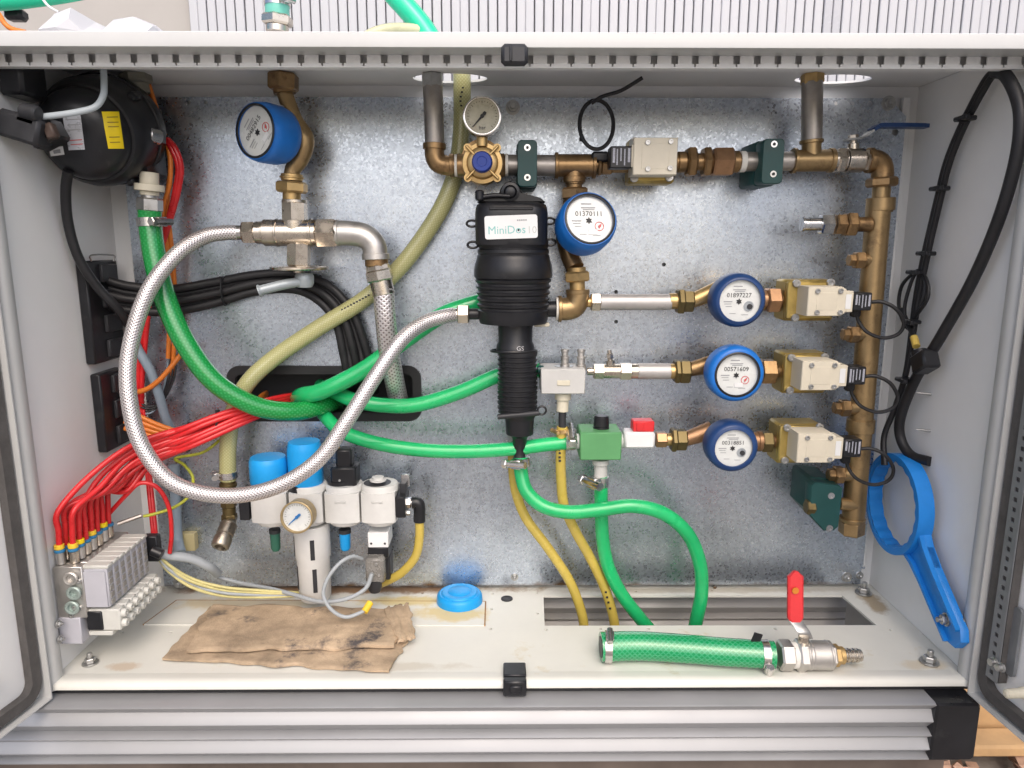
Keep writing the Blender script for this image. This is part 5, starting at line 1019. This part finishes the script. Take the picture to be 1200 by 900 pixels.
# bowl guard with slots
bx, by0, by1 = 365, 613, 700; top = U(bx, by0, yc); bot = U(bx, by1, yc); kq = K(bx, 650, yc); L = top.z-bot.z; r = 20.5*kq
prof = [(0, r*.95), (L*.03, r), (L*.42, r*.99), (L*.46, r*.93), (L*.97, r*.90), (L, r*.80)]
b = B(); b.lathe(top, -ZA, prof, 40); bowl = part('bowl_guard', b, WB, t, 'white slotted filter bowl guard')
for za, zb, ang in ((.14, .40, 14), (.53, .84, 17), (.14, .40, -70), (.53, .84, -62)):
    a_ = math.radians(ang); b = B(); n_ = V((math.sin(a_), -math.cos(a_), 0)); tv = V((math.cos(a_), math.sin(a_), 0)); rr = r*(1.0 if za < .4 else .915)
    b.prism([(-.0032, 0), (.0032, 0), (.0032, -L*(zb-za)), (-.0032, -L*(zb-za))], top-ZA*L*za+n_*(rr-.004), tv, ZA, n_, .0045); part('bowl_slot', b, CHAR, bowl)
for (x, y0, y1, w_, m_, c_) in ((322, 622, 646, 12, mat('green_sight', (.03, .13, .09), .3), 0), (404, 622, 645, 13, SKYB, 0)):
    b = B(); p = U(x, y0, yc); kq = K(x, y0, yc); L2 = p.z-U(x, y1, yc).z; b.lathe(p, -ZA, [(0, w_*kq*.5), (L2*.85, w_*kq*.46), (L2*.96, w_*kq*.34), (L2, w_*kq*.15)], 18); part('drain_plug', b, m_, t); b = B(); b.lathe(p+ZA*.003, -ZA, [(0, w_*kq*.55), (.006, w_*kq*.55)], 18); part('drain_neck', b, CHAR, t)
b = B(); b.boxp(431, 624, 455, 642, YF+.012, -.045, .001); part('solenoid_base', b, WHITEP, t)
b = B()
for x in (435, 451): b.lathe(U(x, 637, YF+.0118), FRONT, [(0, .0018), (.0004, .0018)], 10)
part('base_screw', b, INK, t)
part('solenoid_block', B().boxp(431, 642, 455, 654, YF+.010, -.045, .001), BLACKP, t); part('solenoid_body', B().boxp(440, 653, 457, 680, YF+.02, -.045, .002), CHAR, t)
SMOKE = mat('smoky_clear_plastic', (.26, .25, .23), .25, 0, .3, 60, trans=.3)
b = B(); b.boxp(428, 655, 450, 684, YF-.008, YF+.012, .003); plg = part('clear_plug', b, SMOKE, t)
b = B(); p = U(439, 680, YF-.002); b.lathe(p, -ZA, [(0, .011), (.012, .0105), (.018, .008), (.020, .004)], 20); part('plug_gland', b, CHAR, t)
for x, y in ((441, 661), (436, 672), (444, 674)): part('plug_pin', hexscrew(B(), U(x, y, YF-.0085), FRONT, .0022), ZINC, plg)
cable('yellow air hose bending from the air unit elbow back under the solenoid', ((491.5, 606, -.078), (491.5, 630, -.078), (487, 652, -.076), (472, 670, -.072), (455, 680, -.065), (444, 684, -.055)), 10.5, YHOSE, name='yellow_hose', cat_='hose')

# ================================================================== round black housing, upper left
c0, c1 = U(128, 152, -.085), U(70, 163, -.205); ax = (c1-c0).normalized(); L = (c1-c0).length
t = thing('pressure_switch_housing', 'large round black plastic housing with a yellow label, upper left corner', 'housing', U(110, 225, -.13))
kq = K(110, 155, -.13); R_ = 64*kq
b = B(); b.lathe(c0-ax*.03, ax, [(0, R_*.9), (.012, R_*.97), (.03, R_), (.034, R_), (.035, R_*.985), (.042, R_*.985), (.072, R_*.97), (.084, R_*.92), (.090, R_*.85), (.0905, R_*.80), (.100, R_*.785), (.110, R_*.72), (.118, R_*.60), (.122, R_*.46), (.1235, R_*.25)], 56); dome_b = b; part('dome', b, BLACKP, t)
b = B(); b.lathe(c0+ax*.004, ax, [(0, R_*1.0), (.0006, R_*1.015), (.0026, R_*1.015), (.003, R_)], 56); part('rim_wire', b, CHAR, t)
u_ = (ZA-ax*ZA.dot(ax)).normalized(); w_ = ax.cross(u_)
from mathutils.bvhtree import BVHTree
DOME = BVHTree.FromPolygons([tuple(x) for x in dome_b.v], dome_b.f)
def decal(quad, m_, name, parent, n=8, off=.0008):
    """thin label following the dome under a pixel quad (tl, tr, br, bl)"""
    A, B_, C_, D_ = [V((*q, 0)) for q in quad]; vs = []; fs = []
    for i in range(n+1):
        for j in range(n+1):
            q = A.lerp(B_, j/n).lerp(D_.lerp(C_, j/n), i/n); h = DOME.ray_cast(CAM, ray(q.x, q.y).normalized())
            nn = h[1] if h[1].dot(CAM-h[0]) > 0 else -h[1]; vs.append(h[0]+nn*off)
    for i in range(n):
        for j in range(n): q = i*(n+1)+j; fs.append([q, q+1, q+n+2, q+n+1])
    return part(name, B().add(vs, fs), m_, parent)
yl = decal(((119, 131), (139, 131), (145, 174), (127, 174)), YELLOWL, 'yellow_label', t); sl_ = decal(((73, 132), (94, 128), (100, 175), (81, 176)), SILVERL, 'silver_label', t, off=.001); ws = decal(((58, 174), (74, 171), (76, 181), (60, 183)), WHITEP, 'white_sticker', t)
for y_ in (137, 143, 148, 160, 166): decal(((124+(y_-131)*.14, y_), (137+(y_-131)*.1, y_-.3), (137+(y_-131)*.1, y_+1), (124+(y_-131)*.14, y_+1.3)), mat('brown_ink', (.35, .25, .02), .5), 'label_print', yl, 3, .0012)
for y_ in (140, 146, 152, 164, 169): decal(((77+(y_-131)*.17, y_), (93+(y_-131)*.12, y_-1), (93+(y_-131)*.12, y_), (77+(y_-131)*.17, y_+1)), INKR if y_ > 160 else INKG, 'label_print', sl_, 3, .0014)
decal(((63, 176), (71, 174.5), (72, 179), (64, 180)), INKG, 'label_print', ws, 2, .0012)
lab_ang = math.degrees(math.atan2((U(131, 166, -.15)-c0).dot(w_), (U(131, 166, -.15)-c0).dot(u_)))
for da in (-50, 52): 
    a_ = math.radians(lab_ang+da); d = u_*math.cos(a_)+w_*math.sin(a_); b = B(); b.box(c0+ax*.028+d*R_*.985, (.012, .022, .012), .003, Matrix((d, ax, d.cross(ax))).transposed()); part('clasp', b, BLACKP, t)
pl_ = U(30, 151, -.222); RY = Matrix.Rotation(.30, 3, 'Y'); b = B(); b.box(pl_, (.050, .034, .031), .004, RY); b.box(pl_+RY @ V((.008, -.002, .012)), (.026, .03, .016), .004, RY); part('din_plug', b, CHAR, t)
b = B(); b.cyl(pl_+V((.006, -.012, .018)), pl_+V((.026, -.014, .014)), .0095, ch=.002); part('plug_gland', b, CHAR, t)
b = B(); b.box(U(56, 158, -.205), (.034, .03, .026), .003, Matrix.Rotation(-.45, 3, 'Y')); part('coil_stem', b, BLACKP, t)
part('plug_screw', hexscrew(B(), U(14, 147, -.233), FRONT, .0035), CHROME, t); b = B(); b.box(U(60, 154, -.222), (.012, .012, .018), .002, Matrix.Rotation(-.3, 3, 'Y')); part('plug_gasket', b, mat('brown_bakelite', (.06, .04, .032), .35), t)
b = B(); b.lathe(U(176, 158, -.105), (-.3, -1, .1), [(-.012, .011), (.006, .010), (.008, .006)], 16); part('side_bolt', b, CHROME, t); b = B(); b.box(U(178, 160, -.09), (.026, .03, .022), .003); part('side_lug', b, BLACKP, t)
b = B(); b.box(U(160, 165, -.07), (.05, .07, .10), .006); part('rear_body', b, BLACKP, t)
part('top_port', stack(B(), (158, 86, 164, 118), [(0, 12, 34, 'hex'), (12, 24, 26, 'cyl'), (22, 30, 20, 'cyl')], -.07), mat('dull_olive_plastic', (.20, .19, .15), .5), t)
b = B(); b.box((-.585, -.2, .755), (.03, .05, .05), .004); part('bracket', b, BLACKP, t)
cable('pale grey cable curling from the ceiling to the plug of the round black housing', ((121, 76, -.19), (122, 98, -.195), (121, 112, -.205), (112, 125, -.215), (92, 131, -.222), (66, 135, -.225), (48, 137, -.225)), 7.5, mat('pale_blue_grey_cable', (.42, .47, .50), .4))

# ================================================================== tie loop at the top
kq = K(700, 150, -.07); cc = U(699, 146, -.085)
b = B(); b.tube([cc+V((19.5*kq*math.cos(a_), .008*math.sin(a_), 28*kq*math.sin(a_))) for a_ in [2*math.pi*i/16 for i in range(16)]], 2.4*kq, 8, 4, closed=True)
b.tube([U(693, 121, -.083), U(706, 113, -.085), U(728, 106, -.088), U(753, 91, -.095)], 2.2*kq, 8, 5); b.box(U(703, 184, -.086), (.024, .014, .014), .003); b.box(U(681, 163, -.083), (.005, .008, .006), .001)
solo('zip_tie', b, BLACKP, 'big black cable tie loop with its long tail sticking up by the tee', 'cable tie')

# ================================================================== right wall
def wpath(P): return [UX(x, y, X) for x, y, X in P]
b = B(); b.tube(wpath([(1166, 84, .575), (1178, 88, .575), (1191, 112, .578), (1196, 142, .578), (1190, 190, .58), (1170, 258, .582), (1140, 328, .582), (1104, 392, .58), (1073, 444, .578), (1056, 486, .576), (1055, 512, .58), (1067, 533, .586), (1090, 541, .598)]), .0072, 14, 10); solo('cable', b, BLACKR, 'thick black cable swinging down the right wall and through a hole in it', 'cable')
for i in range(2): b = B(); b.tube(wpath([(1168-5*i, 84, .578), (1157-5*i, 98, .58), (1131-4*i, 146, .584), (1113-4*i, 190, .586), (1103-4*i, 230, .587), (1094-4*i, 268, .587), (1085-4*i, 308, .586), (1076-3*i, 352, .585), (1070-2*i, 392, .582), (1061, 440, .578), (1048, 480, .572), (1036, 512, .565), (1036+i, 545, .562)]), .0042, 10, 8); solo('cable', b, BLACKR, f'{("right", "left")[i]} one of two thin black cables strapped along the right wall', 'cable', 'thin black cables on the right wall')
for i, (dx, r1) in enumerate(((0, 0), (8, .002))):
    b = B(); b.tube(wpath([(1073-dx*.3, 320, .582), (1066-dx*1.2, 336, .578), (1060-dx*.8, 362, .576), (1064, 385, .578), (1072, 372, .58), (1082+dx*.6, 350, .582), (1084+dx*.3, 330, .584), (1078, 318, .584)]), .0026, 8, 8, closed=True); solo('cable', b, BLACKR, f'{("narrower", "wider")[i]} loop of thin black cable coiled at mid height on the right wall', 'cable', 'coiled cable on the right wall')
for x, y, X, l_ in ((1131, 139, .578, 'topmost'), (1101, 221, .582, 'second from top'), (1085, 297, .582, 'third from top'), (1073, 319, .578, 'fourth from top'), (1068, 377, .576, 'fifth from top'), (1060, 445, .572, 'lowest')):
    b = B(); c = UX(x, y, X); b.box(c, (.020, .020, .006), .0015); b.box(c+V((-.008, -.014, 0)), (.006, .010, .007), .001)
    solo('cable_tie', b, BLACKP, f'{l_} small black tie on the cable bundle of the right wall', 'cable tie', 'ties on the right wall bundle')
t = thing('plug', 'square black plug with a yellow band hanging on the right wall', 'plug', UX(1085, 445, .57))
b = B(); c = UX(1084, 424, .572); b.box(c, (.024, .034, .027), .003, Matrix.Rotation(-.5, 3, 'X')); part('housing', b, BLACKP, t)
b = B(); p = UX(1077, 412, .572); b.cyl(p, p+V((0, -.012, -.016)), .011); part('gland', b, BLACKP, t); b = B(); p = UX(1074, 406, .572); q = UX(1071, 395, .574); b.cyl(p, q, .0052); part('yellow_band', b, mat('yellow_band', (.62, .45, .10), .5), t)
b = B(); b.tube([q, UX(1064, 380, .576), UX(1056, 362, .576)], .0036, 8, 4); part('lead', b, BLACKR, t)
# connector leads of the three solenoids
for lab, dx, dy in (('uppermost', 0, 0), ('middle', -7, 87), ('lowest', -12, 172)):
    b = B(); e = [0, 1, 1][('uppermost', 'middle', 'lowest').index(lab)]
    P = [U(1020+dx, 354+dy, -.12), U(1034+dx, 354+dy, -.125), U(1050+dx, 362+dy, -.13), U(1059+dx, 378+dy, -.13), U(1053+dx, 391+dy, -.125), U(1035+dx, 396+dy, -.12), U(1016+dx, 389+dy, -.115), U(1006+dx, 376+dy, -.11), U(1004+dx, 366+dy, -.11)]
    b.tube(P, .0026, 8, 8); b.box(P[-1]+V((0, .004, 0)), (.012, .012, .014), .002); solo('connector_lead', b, BLACKR, f'thin black lead looping from the connector of the {lab} solenoid valve', 'cable')

# ================================================================== blue filter wrench
XW = .583
t = thing('filter_wrench', 'bright blue plastic ring spanner hanging on the right wall', 'wrench', UX(1110, 755, XW))
ctr = UX(1051, 590, XW-.006)
tilt = Matrix.Rotation(math.radians(-4), 3, 'Z')
ry, rz = .076, .073
EY, EZ, EX = V((0, 1, 0)), ZA, V((-1, 0, 0))
hd = (UX(1112, 745, XW)-UX(1068, 640, XW)); hd.x = 0; hd.normalize(); sd2 = V((0, -hd.z, hd.y))
def ring_loop(r, wob=0, n=72): return [((r+(wob*(.5+.5*math.cos(i*math.pi*2*20/n*1.0)) if wob else 0))*math.cos(2*math.pi*i/n), (r+(wob*(.5+.5*math.cos(i*math.pi*2*20/n)) if wob else 0))*math.sin(2*math.pi*i/n)) for i in range(n)]
b = B(); b.holed(ring_loop(.0745), [ring_loop(.0635, .0022, 120)], ctr+V((.012, 0, 0)), EY, EZ, EX, .021); part('ring', b, WRBLUE, t)
b = B(); b.holed(ring_loop(.0755), [ring_loop(.069)], ctr+V((.0125, 0, 0)), EY, EZ, EX, .0225); part('ring_rim', b, WRBLUE, t)
h0 = V((ctr.x, ctr.y, ctr.z))+hd*.066; b = B(); Lh = .150
b.prism([(-.032, -.006), (.032, -.006), (.023, .02), (.020, .05), (.0185, Lh-.012), (.009, Lh), (-.009, Lh), (-.0185, Lh-.012), (-.020, .05), (-.023, .02)], h0+V((.012, 0, 0)), sd2, hd, EX, .011, .001); part('handle', b, WRBLUE, t)
b = B()
for s_ in (-1, 1): b.prism([(s_*.030, -.004), (s_*.024, -.004), (s_*.0165, .022), (s_*.0155, .05), (s_*.0145, Lh-.012), (s_*.0185, Lh-.013), (s_*.020, .05), (s_*.023, .02)], h0+V((.0105, 0, 0)), sd2, hd, EX, .0155, 0)
part('handle_rib', b, WRBLUE, t)
c = h0+hd*(Lh-.035)+V((.001, 0, 0)); b = B(); b.lathe(c, EX, [(0, .009), (.002, .009)], 18); b.hex(c+EX*.002, c+EX*.008, .0068); b.cyl(c+EX*.007, c+EX*.013, .0035); part('hanging_bolt', b, ZINC, t)

# ================================================================== things on the floor
# cloth: thick felt sheet in two layers
def cloth_sheet(poly, z0, th, seed, amp):
    random.seed(seed); n = 34; A, B_, C_, D_ = [UZ(*q, z0) for q in poly]; vs = []; fs = []
    from mathutils import noise
    for i in range(n+1):
        for j in range(n+1):
            u, v = i/n, j/n; p = A.lerp(B_, u).lerp(D_.lerp(C_, u), v)
            e = min(u, 1-u, v, 1-v); nz = noise.noise(V((u*5+seed, v*3, seed*.37))); n2 = noise.noise(V((u*16+seed, v*11, seed)))
            p = p+V((.006*noise.noise(V((v*7, seed, u*2)))*(1-min(1, e*8))+.0015*n2*(e < .001), .007*noise.noise(V((u*9, seed+3, v*2)))*(1-min(1, e*8)), max(0, amp*(.5+nz)+.0009*n2)+.0012*(e > 0)))
            vs.append(p)
    m = (n+1)**2; vs2 = vs+[p-ZA*th for p in vs]
    for i in range(n):
        for j in range(n): q = i*(n+1)+j; fs.append([q, q+1, q+n+2, q+n+1]); fs.append([m+q, m+q+n+1, m+q+n+2, m+q+1])
    for i in range(n):
        for q, r in ((i, i+1), (n*(n+1)+i+1, n*(n+1)+i), ((i+1)*(n+1), i*(n+1)), (i*(n+1)+n, (i+1)*(n+1)+n)): fs.append([q, r, m+r, m+q])
    bb = B(); bb.add(vs2, fs); return bb
FELT = mat('brown_felt', (.39, .295, .20), .95, 0, .42, 20, .8, 420, stain=((.085, .075, .075), 13, .57, .10))
t = thing('cloth', 'brown stained felt cloth lying folded on the cabinet floor', 'cloth', UZ(340, 750, 0))
part('lower_layer', cloth_sheet([(190, 772), (456, 787), (482, 742), (246, 711)], .004, .003, 3, .002), FELT, t, sharp=70)
part('upper_layer', cloth_sheet([(219, 763), (462, 757), (478, 714), (250, 709)], .0115, .004, 8, .003), FELT, t, sharp=70)
part('folded_corner', cloth_sheet([(466, 752), (487, 748), (479, 707), (450, 714)], .0135, .003, 5, .003), FELT, t, sharp=70)
# blue lid
c = UZ(538.5, 707, 0); kq = K(538, 700, c.y); b = B(); r = 27*kq
b.lathe(c+V((0, .004, .0021)), ZA, [(0, r), (.002, r*1.0), (.010, r*.98), (.0125, r*.94), (.0145, r*.86), (.0142, r*.80), (.0165, r*.74), (.0175, r*.55), (.0165, r*.5), (.0185, r*.42), (.019, r*.1)], 48); solo('lid', b, SKYB, 'bright blue round screw lid lying on the cabinet floor', 'lid')
# loose hose end with valve
t = thing('loose_hose', 'short loose green diamond-patterned hose with a red-handled valve on the cabinet floor', 'hose', UZ(800, 782, 0))
zc = .0205
def FZ(x, y, z): return UZ(x, y, z)
P = [FZ(704, 758, zc), FZ(750, 757, zc), FZ(800, 760, zc), FZ(850, 764, zc), FZ(907, 767.5, zc)]; kq = K(800, 760, P[2].y)
b = B(); b.tube(P, 17*kq, 32, 10, rf=lambda s: 1-.08*s); part('tube', b, GDIAM, t)
b = B(); d = (P[1]-P[0]).normalized(); b.lathe(P[0]+d*.001, -d, [(0, 12.5*kq), (.0015, 12.5*kq)], 20); part('hose_bore', b, CHAR, t)
def clipf(c, ax, r, Lw, sdir):
    b = B(); ax = ax.normalized(); b.lathe(c-ax*Lw/2, ax, [(0, r), (.0003, r*1.05), (Lw-.0003, r*1.05), (Lw, r)], 32); d = V(sdir).normalized(); p = c+d*r*1.15; s = ax.cross(d); b.box(p, (Lw*1.1, Lw*.7, Lw*1.4), .0008, Matrix((ax, d, s)).transposed()); b.cyl(p-s*Lw*.9+d*Lw*.3, p+s*Lw*1.2+d*Lw*.3, Lw*.4); part('hose_clip', b, STAIN, t)
ax = (P[-1]-P[0]).normalized(); clipf(FZ(713, 758, zc), ax, 17.6*kq, .010, (.0, -.45, 1)); clipf(FZ(896, 767, zc), ax, 16*kq, .010, (0, -1, -.5))
b = B(); q = FZ(886, 750, zc+.02); b.box(q, (.012, .002, .02), .0005, Matrix.Rotation(.3, 3, 'Y')); part('clip_tail', b, BLACKP, t)
def along(x0, x1): 
    f0, f1 = (x0-907)/(1008-907), (x1-907)/(1008-907); a, e = FZ(907, 767.5, zc), FZ(1008, 768, zc-.002); return a.lerp(e, f0), a.lerp(e, f1)
def fseg(b, x0, x1, w_, kd='cyl'):
    a, e = along(x0, x1)
    if kd == 'hex': b.hex(a, e, w_*kq*.53)
    else: b.cyl(a, e, w_*kq*.5, seg=28, ch=.0008)
    return b
b = B(); fseg(b, 912, 928, 33, 'hex'); fseg(b, 932, 944, 35, 'hex'); fseg(b, 942, 972, 33); fseg(b, 966, 976, 31, 'hex'); 
for x in (944, 948, 968): fseg(b, x, x+1.5, 34)
part('valve_body', b, CASTN, t); part('sealing_ring', fseg(B(), 927, 933, 30), TEFLON, t)
b = B(); fseg(b, 974, 983, 24, 'hex'); fseg(b, 981, 988, 20); part('brass_nut', b, BRASS, t)
b = B(); 
for x in (985, 991, 997, 1002): fseg(b, x, x+3.5, 16); fseg(b, x+3, x+7, 13.5)
part('hose_tail', b, NICKEL, t)
a, e = along(940, 946); b = B(); s0_ = a+V((0, 0, 14*kq)); b.cyl(s0_, s0_+ZA*.012, .007); part('stem', b, NICKEL, t)
q0 = s0_+ZA*.010; pv = U(932, 727, q0.y+.012); pt = U(932, 669, q0.y+.030)
b = B()
def bar(P, hw, th, m_, name, rnd=False):
    """flat bar along P with width hw along X"""
    bb = B(); n = 6; vs = []; Q = cat(P, n) if len(P) > 2 else [P[0].lerp(P[1], i/10) for i in range(11)]; mm = len(Q)
    for i, q in enumerate(Q):
        T = (Q[min(i+1, mm-1)]-Q[max(i-1, 0)]).normalized(); nn = T.cross(XA).normalized(); f = i/(mm-1); wv = hw*(math.sqrt(max(0.05, 1-((f-.9)/.1)**2)) if (rnd and f > .9) else 1)*(math.sqrt(max(.3, 1-((.06-f)/.06)**2)) if (rnd and f < .06) else 1)
        vs += [q-XA*wv+nn*th*.5, q-XA*wv*.75+nn*th, q+XA*wv*.75+nn*th, q+XA*wv+nn*th*.5, q+XA*wv-nn*th*.5, q+XA*wv*.75-nn*th, q-XA*wv*.75-nn*th, q-XA*wv-nn*th*.5]
    fs = [list(range(8)), [(mm-1)*8+7-i for i in range(8)]]
    for i in range(mm-1):
        for k_ in range(8): fs.append([i*8+k_, i*8+(k_+1) % 8, i*8+8+(k_+1) % 8, i*8+8+k_])
    bb.add(vs, fs); return part(name, bb, m_, t)
bar([q0+V((.004, 0, -.002)), q0+V((-.001, 0, .008)), pv], .0085, .0012, ZINC, 'lever'); grip = bar([pv-ZA*.004, pt], 9*K(932, 700, pt.y), .0042, REDL, 'lever_grip', True)
b = B(); c = U(932, 692, (pv.y+pt.y)/2-.0035); b.lathe(c, FRONT, [(0, .0045), (.0012, .0045)], 18); part('grip_badge', b, mat('orange_badge', (.62, .22, .03), .4), t)

# ================================================================== on top of the cabinet
PAPER = mat('white_paper', (.58, .58, .60), .8, 0, .03, 20)
def crumple(cx0, cx1, ytop, ybot, Y, seed, name, lab):
    from mathutils import noise
    bm = bmesh.new(); bmesh.ops.create_icosphere(bm, subdivisions=2, radius=1); a, e = U(cx0, ybot, Y), U(cx1, ytop, Y); c = (a+e)/2; c.y = Y+.05; hx, hz = (e.x-a.x)/2, (e.z-H)/2
    for v in bm.verts:
        d = v.co.copy(); q = noise.cell_vector(d*1.7+V((seed, 0, 0))); s = 1+.45*noise.noise(d*2.4+V((seed, 1, 2)))+.22*(q.x-.5)
        v.co = V((c.x+d.x*hx*s, c.y+d.y*.05*s, max(H+.0035, (H+.002)+hz*(1+d.z*s))))
    bb = B(); bm.verts.index_update(); bb.add([v.co for v in bm.verts], [[v.index for v in f.verts] for f in bm.faces]); bm.free(); return solo(name, bb, PAPER, lab, 'paper', 'crumpled paper on the roof', sharp=18)
crumple(28, 105, 8, 40, -.18, 1.3, 'crumpled_paper', 'taller crumpled white paper heap on the cabinet roof, left'); crumple(96, 180, 14, 40, -.17, 4.1, 'crumpled_paper', 'flatter crumpled white paper on the cabinet roof, right of the taller heap')
t = thing('hose_connector', 'hose connector with mint green hose and clip standing on the cabinet roof', 'hose fitting', U(325, 38, -.06))
part('base_ring', B().lathe((U(325, 38, -.06).x, -.06, H+.0033), ZA, [(0, .019), (.006, .018)], 28), IVORY, t)
part('hex', stack(B(), (325, 14, 325, 38), [(0, 6, 24, 'cyl'), (4, 16, 34, 'hex'), (16, 24, 26, 'cyl')], -.06), NICKEL, t)
b = B(); b.tube([U(325, 20, -.06), U(325, 0, -.06), U(326, -60, -.05)], 14*K(325, 10, -.06), 20, 4); part('tube', b, mat('mint_translucent', (.16, .52, .42), .25), t)
band(t, 325, 4, -.06, (0, 0, -1), 28, 7, STAIN, (1, -.6, .1))
cable('mint green hose passing over the roof into the middle ceiling hole', ((420, -60, -.02), (450, -20, -.035), (475, 8, -.045), (492, 28, -.05), (503, 44, -.055), (512, 62, -.06)), 26, GMINT, name='green_hose', cat_='hose')
cable('pale yellow hose arching low over the roof beside the mint green hose', ((418, 56, -.09), (428, 44, -.085), (445, 36, -.08), (466, 33, -.07), (490, 35, -.06), (506, 42, -.055), (520, 56, -.05)), 12, mat('pale_yellow_hose', (.55, .55, .36), .3, 0, .1, 20), name='yellow_hose', cat_='hose')
cable('mint green hose lying across the top left corner above the paper', ((-40, -2, -.12), (0, 0, -.12), (40, -4, -.115), (80, -10, -.11), (140, -22, -.10)), 24, GMINT, name='green_hose', cat_='hose')
cable('thin white cord hanging over the crumpled paper', ((45, -12, -.14), (51, 0, -.142), (58, 8, -.143), (68, 14, -.14)), 3, WHITEP)
cable('orange tube curling down at the top left edge of the roof', ((-14, 4, -.16), (-2, 16, -.16), (5, 27, -.165), (14, 34, -.165), (30, 38, -.165)), 6, ORANGE)
b = B(); b.boxp(2, 8, 24, 22, -.11, -.09, .004); solo('black_bracket', b, BLACKP, 'small black bracket under the mint hose at the top left', 'bracket')
